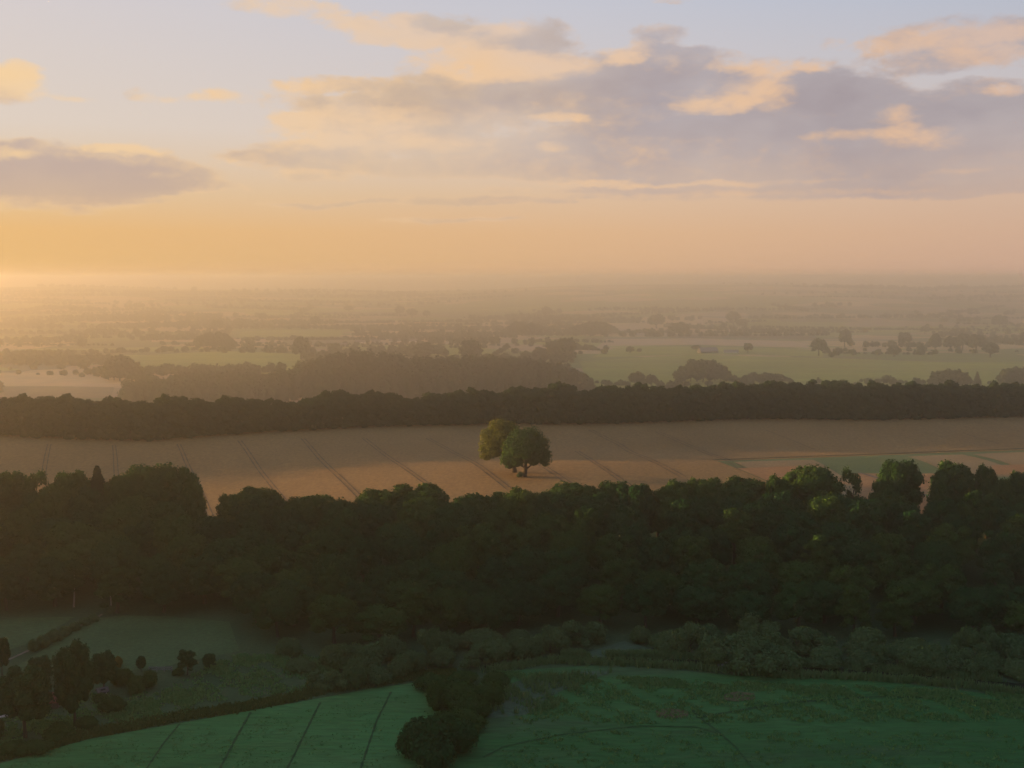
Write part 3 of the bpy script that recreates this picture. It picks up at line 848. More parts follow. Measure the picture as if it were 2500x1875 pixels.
# ------------------------------------------------------------------ trees along the rim of the wood (their tops stand against the wheat)
RIM = [
    (-30, 1150, 120, 300, 'b', 'bushy tree cut by the left edge of the photo on the wood rim'),
    (25, 1152, 100, 304, 'b', 'rounded tree on the wood rim beside the far left crop track'),
    (78, 1147, 70, 300, 'a', 'thin topped tree on the wood rim just left of the far left crop track'),
    (125, 1180, 90, 294, 'b', 'low tree on the wood rim where the far left crop track ends'),
    (172, 1145, 110, 302, 'b', 'broad olive tree on the wood rim left of the dark conifer'),
    (237, 1138, 110, 300, 'c', 'dark pointed conifer rising above the broadleaf trees of the left wood rim'),
    (300, 1145, 100, 300, 'b', 'rounded tree on the wood rim right of the dark conifer'),
    (372, 1127, 150, 306, 'b', 'tallest olive tree of the left wood rim, catching light on its top'),
    (440, 1142, 100, 304, 'b', 'rounded tree at the right shoulder of the left tree group on the wood rim'),
    (470, 1180, 60, 299, 'b', 'narrow tree beside the gap where the third crop track meets the wood'),
    (575, 1200, 100, 303, 'b', 'tree on the wood rim just right of the first gap in the rim'),
    (632, 1186, 130, 306, 'b', 'wide dome shaped tree on the wood rim where the fourth crop track ends'),
    (765, 1205, 128, 304, 'b', 'lone dome shaped tree on the wood rim between two crop track ends'),
    (850, 1240, 60, 300, 'b', 'small low tree in the dip of the wood rim below the fifth crop track'),
    (925, 1192, 120, 304, 'b', 'left half of the broad double crowned rise on the wood rim'),
    (1020, 1183, 170, 306, 'b', 'broad high dome tree on the wood rim left of the field oaks'),
    (1105, 1225, 70, 300, 'b', 'small tree beside the broad dome on the wood rim'),
    (1162, 1202, 78, 304, 'b', 'narrow tree on the wood rim below and left of the field oaks'),
    (1245, 1195, 120, 303, 'b', 'rounded tree on the wood rim straight below the field oaks'),
    (1310, 1200, 90, 300, 'b', 'medium tree on the wood rim below and right of the field oaks'),
    (1395, 1170, 150, 307, 'b', 'large open topped tree on the wood rim right of the field oaks'),
    (1500, 1170, 100, 306, 'b', 'tall gappy tree on the wood rim left of the narrow bright gap'),
    (1556, 1188, 90, 303, 'b', 'tree with see through edge on the wood rim beside the narrow bright gap'),
    (1645, 1176, 105, 304, 'b', 'tree on the wood rim right of the narrow bright gap'),
    (1722, 1162, 110, 307, 'b', 'warm tinted tree on the wood rim below the pointed end of the green margin'),
    (1822, 1162, 140, 307, 'b', 'flat topped tree on the wood rim below the orange stubble patch'),
    (1900, 1155, 70, 303, 'b', 'shoulder tree left of the tall dome in the right part of the rim'),
    (1985, 1126, 145, 310, 'b', 'tall dome tree on the right wood rim left of the sparse tree'),
    (2084, 1142, 58, 308, 'a', 'small sparse half bare tree on the right wood rim'),
    (2198, 1117, 104, 313, 'b', 'tall lone standing tree on the right wood rim left of the orange gap'),
    (2155, 1172, 60, 307, 'b', 'low crown leaning against the tall lone standing tree of the right rim'),
    (2330, 1122, 112, 312, 'b', 'dark round tree on the right wood rim just right of the orange gap'),
    (2296, 1180, 50, 306, 'b', 'lighter low crown at the right side of the orange gap'),
    (2408, 1129, 56, 312, 'b', 'slim tree between two darker ones near the right edge of the photo'),
    (2450, 1158, 56, 308, 'b', 'short tree in the notch near the right edge of the photo'),
    (2494, 1147, 66, 311, 'b', 'rounded tree cut by the right edge of the photo on the wood rim'),
    (2560, 1140, 100, 311, 'b', 'rounded tree beyond the right edge of the wood rim'),
]
for i, (px, top, wpx, D, k, lab) in enumerate(RIM):
    x, w, h = place_top(px, top, wpx, D)
    pr = {'b': BROAD[0 if px == 2198 else i % 7], 'a': AIRY, 'c': CONIFER}[k]
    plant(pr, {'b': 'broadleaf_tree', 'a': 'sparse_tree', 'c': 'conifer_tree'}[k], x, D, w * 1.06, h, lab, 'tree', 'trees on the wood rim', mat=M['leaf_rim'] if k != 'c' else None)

# ------------------------------------------------------------------ the wood on the slope
front_px = [(-300, 1505), (0, 1503), (560, 1512), (600, 1555), (760, 1585), (1000, 1590), (1300, 1545), (1500, 1550), (1800, 1560), (2500, 1580), (2800, 1585)]
fp = np.array([ground_at(*p)[:2] for p in front_px])


def poisson(x0, x1, fy0, fy1, rad, tries=6000, seed=3):
    r = np.random.default_rng(seed); pts = np.zeros((0, 2))
    for _ in range(tries):
        x = r.uniform(x0, x1); a, b = fy0(x), fy1(x)
        if b <= a: continue
        y = r.uniform(a, b)
        if len(pts) == 0 or np.min(np.hypot(pts[:, 0] - x, (pts[:, 1] - y) * 1.05)) > rad:
            pts = np.vstack([pts, (x, y)])
    return pts


WOOD = poisson(-260, 150, lambda x: np.interp(x, fp[:, 0], fp[:, 1]) + 3, lambda x: 297.0, 8.3)
for i, (x, y) in enumerate(WOOD):
    if abs(x) > 0.455 * y + 8 and (x > 0 or y < 268): continue
    t_ = (y - 240) / 55
    h = 9.5 + 5.0 * t_ + random.uniform(-1.3, 1.8)
    w = random.uniform(9.5, 13.5)
    # keep the gaps in the rim open
    pxx = 1250 + FPX * x / y
    if y > 284 and (495 < pxx < 528 or 2240 < pxx < 2275 or 1585 < pxx < 1600): h *= 0.72
    pk = random.randrange(10) if y < 280 else random.randrange(7)
    if pk in (7, 9): w *= .72; h *= 1.08
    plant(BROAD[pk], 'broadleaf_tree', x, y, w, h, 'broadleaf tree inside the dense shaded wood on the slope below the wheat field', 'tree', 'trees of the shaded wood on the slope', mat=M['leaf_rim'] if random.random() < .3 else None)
for k, x in enumerate(np.arange(-132, 150, 8.6)):
    x = float(x) + random.uniform(-2, 2); y = 301.5 + random.uniform(-2, 2)
    pxx = 1250 + FPX * x / y
    h = 6.0 if 488 < pxx < 535 else (8.0 if 2225 < pxx < 2290 else random.uniform(10, 12.5))
    plant(BROAD[k % 7], 'broadleaf_tree', x, y, random.uniform(9, 12), h, 'broadleaf tree inside the dense shaded wood on the slope below the wheat field', 'tree', 'trees of the shaded wood on the slope')
for (px, base, w, h, lab) in [(192, 1470, 60, 120, 'birch with pale forked stem at the left front of the shaded wood'), (282, 1466, 46, 105, 'slim pale stemmed birch right of the forked one at the wood front')]:
    x, y, z = ground_at(px, base); s = y / FPX
    plant(BIRCH, 'birch_tree', x, y - 3, w * s, h * s, lab, 'tree', 'pale birches at the wood front')

# ------------------------------------------------------------------ the long belt
bxs = np.arange(-430, 262, 7.2)
top_px = [(-200, 964), (0, 968), (120, 966), (250, 972), (300, 976), (420, 966), (600, 970), (700, 974), (760, 966), (840, 954), (960, 960), (1030, 964), (1150, 948), (1200, 950), (1290, 946), (1370, 936), (1430, 950), (1500, 944), (1560, 938), (1650, 944), (1700, 940), (1780, 932), (1950, 930), (2080, 928), (2130, 932), (2230, 934), (2290, 930), (2370, 940), (2420, 936), (2500, 932), (2700, 932)]
tpx = np.array(top_px)
n_belt = 0
for row, (off, sc) in enumerate(((4.5, 0.97), (11.5, 1.0))):
    for i, x in enumerate(bxs):
        x = x + row * 3.6 + random.uniform(-1, 1)
        y = float(belt_y(x)) + off + random.uniform(-.8, .8)
        px = 1250 + FPX * x / y
        if px > 2620: continue
        top = float(np.interp(px, tpx[:, 0], tpx[:, 1])) + random.uniform(-6, 6)
        _, _, h = place_top(px, top, 10, y)
        plant(HEDGY[(i * 2 + row) % 6], 'belt_tree', x, y, random.uniform(11, 14), h * sc, 'tree in the long even belt that borders the far side of the wheat field', 'tree', 'trees of the long belt behind the wheat')
        n_belt += 1


# ------------------------------------------------------------------ shrubs and trees in the valley
def by_base(px, base, wpx, hpx, proto, name, lab, cat='bush', group=None, mat=None):
    x, y, z = ground_at(px, base)
    s = math.hypot(y, CAM_Z - z) / FPX
    return plant(proto, name, x, y, wpx * s, hpx * s * 1.02, lab, cat, group, mat=mat)


isl = 'bushes of the clump in the middle of the meadows'
for i, (px, b_, w, h, lab) in enumerate([
    (1050, 1858, 175, 118, 'largest dark rounded bush at the bottom centre of the meadow'),
    (1128, 1835, 120, 84, 'bush grown against the right side of the largest rounded bush'),
    (1010, 1838, 90, 80, 'bush grown against the left side of the largest rounded bush'),
    (1092, 1792, 120, 58, 'bush filling the gap above the largest rounded bush at its left'),
    (1150, 1752, 100, 54, 'bush between the low bush and the broad one of the meadow clump'),
    (1100, 1704, 120, 54, 'bush behind the dark upright bush of the meadow clump'),
    (1132, 1782, 110, 52, 'low bush just above the largest rounded bush'),
    (1065, 1735, 70, 78, 'dark upright bush at the left of the meadow clump'),
    (1128, 1730, 130, 70, 'broad bush in the middle of the meadow clump'),
    (1190, 1722, 110, 62, 'bush at the right side of the meadow clump by the pale reeds'),
    (1050, 1685, 110, 44, 'low bush at the upper left of the meadow clump'),
    (1130, 1676, 110, 40, 'low bush at the top of the meadow clump'),
    (1210, 1672, 90, 34, 'small bush at the upper right tip of the meadow clump'),
]):
    by_base(px, b_, w, h, BUSH[i % 5], 'bush', lab, 'bush', isl, mat=M['leaf'] if i < 3 else M['leaf_rim'])
W_ = [(690, 1600, 90, 60), (745, 1640, 80, 52), (795, 1682, 95, 60), (862, 1678, 110, 78), (925, 1668, 90, 66), (880, 1640, 110, 70), (965, 1652, 90, 56), (1020, 1640, 90, 54),
      (820, 1630, 100, 66), (1085, 1628, 90, 48), (1145, 1622, 80, 42), (1210, 1612, 110, 56), (1285, 1602, 110, 52), (1345, 1596, 90, 44), (950, 1615, 110, 60), (1060, 1600, 110, 60), (1170, 1585, 110, 60),
      (1280, 1572, 110, 60), (1400, 1572, 100, 54), (1460, 1560, 90, 50), (1630, 1590, 100, 58), (1695, 1592, 100, 54), (1745, 1622, 120, 56), (1815, 1632, 140, 62), (1885, 1618, 110, 56), (1560, 1565, 90, 50),
      (1950, 1600, 110, 54), (2030, 1620, 120, 52), (2100, 1624, 140, 62), (2185, 1632, 140, 68), (2270, 1640, 150, 70), (2350, 1636, 120, 64), (2420, 1644, 120, 60), (2490, 1656, 110, 60),
      (2000, 1585, 120, 60), (2120, 1592, 130, 64), (2240, 1600, 130, 64), (2370, 1604, 130, 64), (2480, 1612, 130, 64), (1840, 1580, 130, 60), (1730, 1568, 120, 58), (2560, 1660, 120, 60)]
for i, (px, b_, w, h) in enumerate(W_):
    by_base(px + random.uniform(-14, 14), b_ + random.uniform(-6, 4), w * random.uniform(.7, 1.15), h * random.uniform(.65, 1.15), BUSH[(i * 3) % 8], 'willow_bush', 'grey green willow bush on the wet ground between the shaded wood and the meadow', 'bush', 'willow bushes along the wet edge of the wood')

by_base(62, 1800, 125, 165, BROAD[1], 'garden_tree', 'big dark tree in front of the white house at the left edge', 'tree', 'trees round the farmstead', M['leaf'])
by_base(-15, 1805, 70, 60, BUSH[2], 'bush', 'dark bush under the white house wall at the left edge', 'bush', 'farmstead bushes', M['leaf_rim'])
by_base(98, 1672, 62, 70, BROAD[3], 'garden_tree', 'smaller tree behind the big dark farmstead tree below the pale path', 'tree', 'trees round the farmstead')
by_base(5, 1650, 40, 95, BROAD[5], 'garden_tree', 'narrow tree at the left edge where the pale path leaves the photo', 'tree', 'trees round the farmstead')
by_base(183, 1772, 92, 196, BROAD[2], 'garden_tree', 'tallest dark tree of the farmstead between the red shed and the white shed', 'tree', 'trees round the farmstead', M['leaf'])
by_base(254, 1690, 64, 100, BROAD[4], 'garden_tree', 'round dark tree behind the small white shed', 'tree', 'trees round the farmstead')
by_base(458, 1648, 44, 62, BROAD[9], 'garden_tree', 'small dark upright tree right of the grey rail fence at the paddock edge', 'tree', 'paddock edge trees')
by_base(512, 1636, 32, 42, BROAD[0], 'garden_tree', 'smaller of the two upright trees right of the grey rail fence', 'tree', 'paddock edge trees')
by_base(345, 1640, 22, 42, BROAD[6], 'garden_tree', 'small upright tree left of the grey rail fence', 'tree', 'paddock edge trees')
by_base(288, 1628, 28, 30, BUSH[0], 'bush', 'small yellow leaved bush beside the round farmstead tree', 'bush', 'farmstead bushes', M['yellow'])
for i, (px, b_, w, h, lab) in enumerate([(300, 1672, 60, 44, 'bush right of the round farmstead tree'), (330, 1690, 60, 44, 'dark bush below the paddock edge, left one of the dark row'), (365, 1676, 55, 44, 'dark bush below the left end of the grey rail fence'),
                                         (435, 1646, 36, 18, 'low bush at the right end of the grey rail fence'), (90, 1838, 90, 34, 'broad low bush below the farmstead beside the ditch'), (150, 1800, 90, 40, 'low bush in front of the tallest farmstead tree'), (215, 1780, 70, 34, 'low bush below the small white shed'), (246, 1712, 50, 22, 'low bush half hiding the small white shed'), (275, 1735, 80, 40, 'low spreading bush right of the white shed in the rough grass'), (30, 1840, 80, 34, 'low bush near the ditch at the left edge')]):
    by_base(px, b_, w, h, BUSH[i % 5], 'bush', lab, 'bush', 'farmstead bushes', M['leaf_rim'])
for i, (px, b_, w, h) in enumerate([(82, 1590, 36, 34), (105, 1580, 44, 34), (132, 1566, 46, 34), (160, 1551, 40, 26), (182, 1540, 38, 24), (208, 1526, 36, 22), (228, 1516, 34, 20)]):
    by_base(px, b_, w, h, BUSH[(i + 2) % 5], 'hedge_bush', 'rounded bush in the short hedge beside the pale path', 'bush', 'hedge bushes beside the pale path')


# ------------------------------------------------------------------ solid building helpers
class MB:
    def __init__(s): s.V = []; s.F = []
    def box(s, x0, x1, y0, y1, z0, z1):
        k = len(s.V)
        s.V += [(x, y, z) for z in (z0, z1) for x, y in ((x0, y0), (x1, y0), (x1, y1), (x0, y1))]
        s.F += [(k, k + 3, k + 2, k + 1), (k + 4, k + 5, k + 6, k + 7)] + [(k + i, k + (i + 1) % 4, k + 4 + (i + 1) % 4, k + 4 + i) for i in range(4)]
        return s
    def poly(s, pts, faces):
        k = len(s.V); s.V += pts; s.F += [tuple(k + i for i in f) for f in faces]
        return s
    def build(s, name, mat, parent=None, **kw):
        me = bpy.data.meshes.new(name); me.from_pydata(s.V, [], s.F); me.update()
        return link(name, me, mat, parent, **kw)


def gable_house(name, px, base, L, Wd, Hw, Hr, rot, wall, roof, lab, cat, windows=3, door=True, chimney=True):
    x, y, z = ground_at(px, base)
    r = bpy.data.objects.new(name, None); COL.objects.link(r)
    r.location = (x, y, z - 0.2); r.rotation_euler = (0, 0, rot); tag(r, lab, cat)
    m = MB().box(-L / 2, L / 2, -Wd / 2, Wd / 2, 0, Hw)
    for sx in (-1, 1):
        xx = sx * L / 2
        m.poly([(xx, -Wd / 2, Hw), (xx, Wd / 2, Hw), (xx, 0, Hw + Hr), (xx - sx * .25, -Wd / 2, Hw), (xx - sx * .25, Wd / 2, Hw), (xx - sx * .25, 0, Hw + Hr)], [(0, 1, 2), (3, 5, 4), (0, 2, 5, 3), (1, 4, 5, 2)])
    m.build('wall', wall, r)
    o_ = 0.4; t_ = 0.18; sl = Hr / (Wd / 2)
    rm = MB()
    for sy in (-1, 1):
        e = (Wd / 2 + o_); ze = Hw - o_ * sl + .03
        P = [(-L / 2 - o_, 0, Hw + Hr + .03), (L / 2 + o_, 0, Hw + Hr + .03), (L / 2 + o_, sy * e, ze), (-L / 2 - o_, sy * e, ze)]
        P += [(a, b, c + t_) for a, b, c in P]
        rm.poly(P, [(0, 1, 2, 3), (7, 6, 5, 4), (0, 4, 5, 1), (1, 5, 6, 2), (2, 6, 7, 3), (3, 7, 4, 0)])
    ro = rm.build('roof', roof, r)
    if chimney:
        MB().box(L * .2, L * .2 + .6, -.3, .3, Hw + Hr - .4, Hw + Hr + .9).build('chimney', M['brick'], ro)
    for i in range(windows):
        cx = -L / 2 + L * (i + .5) / windows
        if door and i == windows // 2:
            MB().box(cx - .5, cx + .5, -Wd / 2 - .06, -Wd / 2 + .05, .2, 2.2).build('door', M['darkwood'], r)
            continue
        w_ = MB().box(cx - .5, cx + .5, -Wd / 2 - .05, -Wd / 2 + .05, 1.0, 2.1).build('window', M['wood'], r)
        MB().box(cx - .42, cx + .42, -Wd / 2 - .07, -Wd / 2 - .051, 1.08, 2.02).build('pane', M['glass'], w_)
    return r


gable_house('farmhouse', -22, 1740, 7.5, 5.5, 2.7, 1.8, 0.15, M['whitewall'], M['greyroof'], 'white walled house with grey roof showing between dark trees at the left edge', 'house', 3)
gable_house('garden_shed', 128, 1724, 2.7, 2.4, 1.6, 1.0, 0.1, M['darkwood'], M['redroof'], 'small shed with dull red roof between the two big farmstead trees', 'shed', 1, False, False)
gable_house('white_shed', 250, 1702, 1.3, 1.2, 1.5, 0.4, 0.6, M['whitewall'], M['darkwood'], 'small white walled shed glimpsed under the round farmstead tree', 'shed', 1, False, False)
gable_house('barn', 1728, 862, 34, 17, 4.0, 6.5, 0.25, M['darkwood'], M['greyroof'], 'big barn with broad pale roof among trees beside the far green field', 'barn', 4, True, False)
gable_house('farm_building', 1785, 862, 26, 9, 3.2, 3.2, -0.1, M['whitewall'], M['greyroof'], 'long low farm building right of the big pale roofed barn', 'farm building', 5, True, False)
for i, (px, b_, L) in enumerate([(838, 846, 14), (880, 838, 22), (918, 837, 18), (985, 835, 60)]):
    gable_house('village_house', px, b_, L, 10, 3.2, 4.0, (0.2, -0.1, 0.1, 0.0)[i], M['whitewall'], M['greyroof'], ['leftmost small white house of the hazy far hamlet', 'white house second from left in the hazy far hamlet', 'white house right beside the second one in the far hamlet', 'long low hall at the right end of the far hamlet'][i], 'house', 3, True, i < 3)
gable_house('white_barn', 1097, 839, 13, 9, 4, 4.5, 0.9, M['whitewall'], M['whitewall'], 'single bright white barn in the haze right of the far hamlet', 'barn', 2, True, False)


def rail_fence(px, base, length, rot, lab):
    x, y, z = ground_at(px, base)
    r = bpy.data.objects.new('rail_fence', None); COL.objects.link(r); r.location = (x, y, z); r.rotation_euler = (0, 0, rot); tag(r, lab, 'fence')
    for k in range(4):
        cx = -length / 2 + length * k / 3
        MB().box(cx - .06, cx + .06, -.06, .06, -.2, 1.05).build('post', M['wood'], r)
    for z_ in (.45, .85):
        MB().box(-length / 2 - .1, length / 2 + .1, -.1, -.062, z_, z_ + .16).build('rail', M['wood'], r)


rail_fence(392, 1640, 4.4, 0.0, 'low grey two rail fence at the lower edge of the paddock')

# church tower far off in the haze
cx_, cy_, cz_ = ground_at(205, 732)
r = bpy.data.objects.new('church_tower', None); COL.objects.link(r); r.location = (cx_, cy_, cz_ - 1); tag(r, 'slender dark tower rising from the haze at far left', 'tower')
sc_ = cy_ / FPX
hh = 26 * sc_
MB().box(-2.4, 2.4, -2.4, 2.4, 0, hh * .55).build('wall', M['stone'], r)
MB().poly([(-2.7, -2.7, hh * .55), (2.7, -2.7, hh * .55), (2.7, 2.7, hh * .55), (-2.7, 2.7, hh * .55), (0, 0, hh)], [(0, 1, 4), (1, 2, 4), (2, 3, 4), (3, 0, 4), (3, 2, 1, 0)]).build('spire', M['greyroof'], r)
for sx in (-1, 1):
    MB().box(sx * 1.1 - .4, sx * 1.1 + .4, -2.47, -2.38, hh * .42, hh * .5).build('opening', M['glass'], r)

# ------------------------------------------------------------------ single trees of the lowland
LONE = [
    (1999, 869, 42, 42, 'dark round lone tree standing in the far green field, nearest of the lowland trees'),
    (2062, 848, 32, 42, 'tree with rounded top behind and right of the dark round lone tree'),
    (2183, 871, 32, 28, 'small round tree in the far green field, midway between two taller ones'),
    (2208, 846, 38, 34, 'wide tree in the hedge above the small round field tree'),
    (2283, 857, 30, 42, 'tall tree at the left end of the dense hedge on the right'),
    (2320, 858, 34, 36, 'second tree of the dense hedge on the right'),
    (2350, 855, 40, 40, 'third tree of the dense hedge on the right'),
    (2383, 860, 52, 44, 'largest tree of the dense hedge on the right'),
    (2417, 873, 42, 36, 'rounded tree in front of the dense hedge near the right edge'),
    (2334, 820, 14, 18, 'tiny round tree on the pale strip high in the right lowland'),
    (2258, 815, 26, 18, 'low rounded tree on the pale strip right of the centre hedge'),
    (2440, 800, 40, 30, 'dark tree clump near the horizon at the right edge'),
    (1790, 792, 36, 32, 'tall tree with peaked top above the pale tan field'),
    (1812, 803, 28, 24, 'round tree just right and below the peaked one above the tan field'),
    (1767, 808, 16, 20, 'small narrow tree on the tan field left of a round pair'),
    (1658, 821, 56, 34, 'broad low tree on the edge of the brown strip'),
    (1603, 802, 46, 34, 'broad tree left of the peaked tree above the tan field'),
    (1335, 772, 26, 24, 'small rounded tree standing against pale haze near the centre'),
    (1383, 878, 48, 52, 'tall tree of the pair left of the big green field'),
    (1352, 876, 42, 44, 'left tree of the pair left of the big green field'),
    (1320, 884, 44, 36, 'low rounded tree left of the tall pair by the green field'),
    (1538, 863, 22, 17, 'tiny bush like tree in the far green field, left of two'),
    (1560, 863, 14, 13, 'tiniest bush like tree in the far green field, right of two'),
    (1826, 862, 26, 24, 'tree at the right end of the long low farm building'),
    (1700, 857, 26, 14, 'low tree behind the big pale roofed barn'),
    (1555, 948, 44, 40, 'pointed tree just above the belt left of the big round clump'),
    (1590, 945, 32, 30, 'smaller tree between the pointed one and the big round clump'),
    (2385, 948, 28, 40, 'small conifer like tree just above the belt near the right edge'),
    (531, 810, 32, 28, 'peaked tree in the haze left of centre above the pale strip'),
    (642, 784, 24, 20, 'small round tree in the haze beside the ochre strip'),
    (770, 797, 28, 24, 'hazy tree on the skyline of the second hedge row'),
    (735, 878, 46, 54, 'tall ghostly tree in thick haze above the left wood'),
    (1035, 878, 60, 42, 'wide hazy tree left of the small central green strip'),
    (976, 772, 24, 24, 'left tree of the three high in the haze above centre'),
    (1006, 776, 28, 22, 'middle tree of the three high in the haze above centre'),
    (1042, 776, 22, 18, 'right tree of the three high in the haze above centre'),
    (1150, 886, 60, 56, 'large hazy tree at the right end of the central hedge'),
    (852, 762, 26, 16, 'small flat topped tree on the skyline in the haze'),
]
for i, (px, b_, w, h, lab) in enumerate(LONE):
    by_base(px, b_, w, h, FAR[i % 5] if 'conifer' not in lab else CONIFER, 'lowland_tree', lab, 'tree', 'single trees of the hazy lowland', mat=M['leaf_far'])


def clump(px, base, wpx, hpx, n, lab, group, seed):
    r = np.random.default_rng(seed)
    for k in range(n):
        u = (k + .5) / n * 2 - 1
        prof = math.sqrt(max(0.08, 1 - u * u * .92))
        hw = hpx * prof * r.uniform(.86, 1.06)
        q = px + u * wpx * .44
        by_base(q, base - r.uniform(0, 5), max(hw * 1.15, wpx / n * 1.7), hw, FARLOW[k % 4], 'lowland_tree', lab, 'tree', group, M['leaf_far'])


clump(1716, 934, 150, 54, 9, 'tree of the big round clump just above the belt', 'trees of the big round clump', 1)
clump(1863, 936, 140, 26, 8, 'low tree in the hedge right of the big round clump', 'hedge trees right of the round clump', 2)
clump(2318, 945, 110, 44, 7, 'tree in the clump above the belt towards the right edge', 'trees of the right clump above the belt', 3)
clump(2480, 945, 80, 48, 5, 'tree in the tall clump above the belt at the right edge', 'trees of the clump at the right edge', 4)
clump(1448, 822, 118, 38, 8, 'tree of the dark coppice above the big green field', 'trees of the dark coppice', 5)
clump(1284, 822, 130, 34, 8, 'tree of the coppice in the haze just right of centre', 'trees of the hazy coppice', 6)
clump(525, 852, 108, 40, 7, 'tree of the square coppice in the left haze', 'trees of the square coppice', 7)
clump(300, 932, 96, 60, 6, 'tree of the ghostly coppice above the pale field at left', 'trees of the ghostly coppice', 8)


# ------------------------------------------------------------------ woods and hedgerows too far to count: one mass each
def small_crown(r, x, y, z, w, h, dist):
    n = 190 if dist < 1400 else (70 if dist < 2200 else (34 if dist < 3600 else 14))
    leaf = max(1.0, dist * 0.0011)
    d = r.normal(size=(n, 3)); d /= np.linalg.norm(d, axis=1)[:, None]
    lum = 1 + .18 * np.sin(d[:, 0] * 5 + x) * np.sin(d[:, 1] * 4 + y) * np.sin(d[:, 2] * 5)
    P = d * lum[:, None] * (0.8 + .25 * r.random((n, 1))) * np.array([w / 2, w / 2, h * .5]) + np.array([x, y, z + h * .5])
    return quads(P, d, leaf * 1.7, r, .4)


def mass(name, trees, mat, label, seed):
    r = np.random.default_rng(seed)
    parts = []
    for (x, y, w, h) in trees:
        parts.append(small_crown(r, x, y, float(hz(x, y)) - .5, w, h, y))
        th = np.linspace(0, 2 * PI, 7)[:-1]
        z0 = float(hz(x, y)) - .5
        ph = np.linspace(0.05, PI - 0.05, 5)
        g = np.array([[math.sin(b) * math.cos(a) * w * .40, math.sin(b) * math.sin(a) * w * .40, math.cos(b) * h * .42] for b in ph for a in th]) + np.array([x, y, z0 + h * .48])
        ix = np.arange(30).reshape(5, 6)
        parts.append((g, np.stack([ix[:-1], ix[1:], np.roll(ix, -1, 1)[1:], np.roll(ix, -1, 1)[:-1]], -1).reshape(-1, 4)))
    return link(name, mesh_from(name, *join(parts)), mat, label=label, kind='stuff')


def wood_region(front, back, tops, rad, seed, hmin=9, hmax=17):
    """trees scattered between two pixel rows; heights so that the far ones reach the given silhouette"""
    r = np.random.default_rng(seed); out = []
    F = np.array(gp(front)); B = np.array(gp(back))
    for _ in range(3000):
        s, t_ = r.random(), r.random()
        ii = s * (len(F) - 1); i = int(ii); f = ii - i; j = min(i + 1, len(F) - 1)
        p = (F[i] * (1 - f) + F[j] * f) * (1 - t_) + (B[i] * (1 - f) + B[j] * f) * t_
        if out and min((p[0] - o[0]) ** 2 + (p[1] - o[1]) ** 2 for o in out) < rad * rad: continue
        out.append((p[0], p[1], r.uniform(1.2, 1.7) * rad, 0))
    res = []
    tp = np.array(tops)
    for (x, y, w, _) in out:
        px = 1250 + FPX * x / y
        top = np.interp(px, tp[:, 0], tp[:, 1]) + r.uniform(-2, 14)
        d = pix_dir(px, top); d = d / d[1]
        h = CAM_Z + d[2] * y - float(hz(x, y))
        res.append((x, y, w, float(np.clip(h, hmin, hmax + 6))))
    return res


big_top = [(640, 915), (680, 905), (715, 885), (760, 872), (830, 856), (890, 850), (960, 858), (1010, 870), (1100, 868), (1160, 862), (1230, 868), (1300, 872), (1360, 882), (1420, 905), (1470, 935)]
t1 = wood_region([(650, 975), (850, 985), (1050, 985), (1250, 975), (1450, 960)], [(760, 915), (900, 905), (1050, 905), (1250, 905), (1400, 930)], big_top, 9.5, 31, 9, 24)
mass('distant_wood', t1, M['leaf_far'], 'large hazy wood behind the belt left of centre', 41)
low_top = [(290, 935), (330, 925), (400, 925), (440, 905), (480, 900), (540, 906), (590, 900), (625, 912), (640, 920), (700, 893), (740, 890), (790, 880)]
t2 = wood_region([(300, 985), (420, 990), (560, 990), (700, 985)], [(310, 960), (430, 945), (560, 940), (700, 935)], low_top, 9, 32, 8, 15)
mass('distant_wood', t2, M['leaf_far'], 'low hazy wood behind the belt at left', 42)

# hedgerows and coppices of the plain
r = np.random.default_rng(64)
avoid = [(1400, 2500, 872, 932), (300, 740, 862, 906), (1480, 2010, 846, 874), (1500, 1980, 824, 846), (0, 300, 934, 975), (560, 850, 806, 824)]
hedge = []


def ok(x, y, z):
    v = (CAM_Z - z) / y
    px = 1250 + FPX * x / y; py = HORIZ + FPX * v
    return not any(a < px < b and c < py < d for a, b, c, d in avoid)


for k in range(230):
    y0 = 1150 * (7.5 ** (r.random() ** 0.8))
    x0 = r.uniform(-.52, .52) * y0
    L = r.uniform(120, 520) * (1 + y0 / 5000)
    a = r.normal(0.05, 0.22) if r.random() < .8 else r.uniform(0, PI)
    n = int(L / (r.uniform(5, 9) if r.random() < .7 else 26) / (1 + y0 / 6000))
    hs = r.uniform(3.5, 14)
    for i in range(n):
        s = (i / max(1, n - 1) - .5) * L
        x = x0 + s * math.cos(a) + r.normal() * 3; y = y0 + s * math.sin(a) + r.normal() * 3
        if y < 1000: continue
        if not ok(x, y, float(hz(x, y))): continue
        h = hs * r.uniform(.5, 1.25); 
        if r.random() < .3: h *= .45
        hedge.append((x, y, h * r.uniform(.9, 1.5), h))
for k in range(46):
    y0 = 1400 * (6.0 ** (r.random() ** 0.8)); x0 = r.uniform(-.5, .5) * y0
    rx, ry = r.uniform(35, 170), r.uniform(18, 60)
    for i in range(int(rx * ry / 75 / (1 + y0 / 3000))):
        q = r.normal(size=2) * .55; x = x0 + q[0] * rx; y = y0 + q[1] * ry
        if y < 1000 or not ok(x, y, float(hz(x, y))): continue
        h = r.uniform(9, 15); hedge.append((x, y, h * r.uniform(.9, 1.2), h))
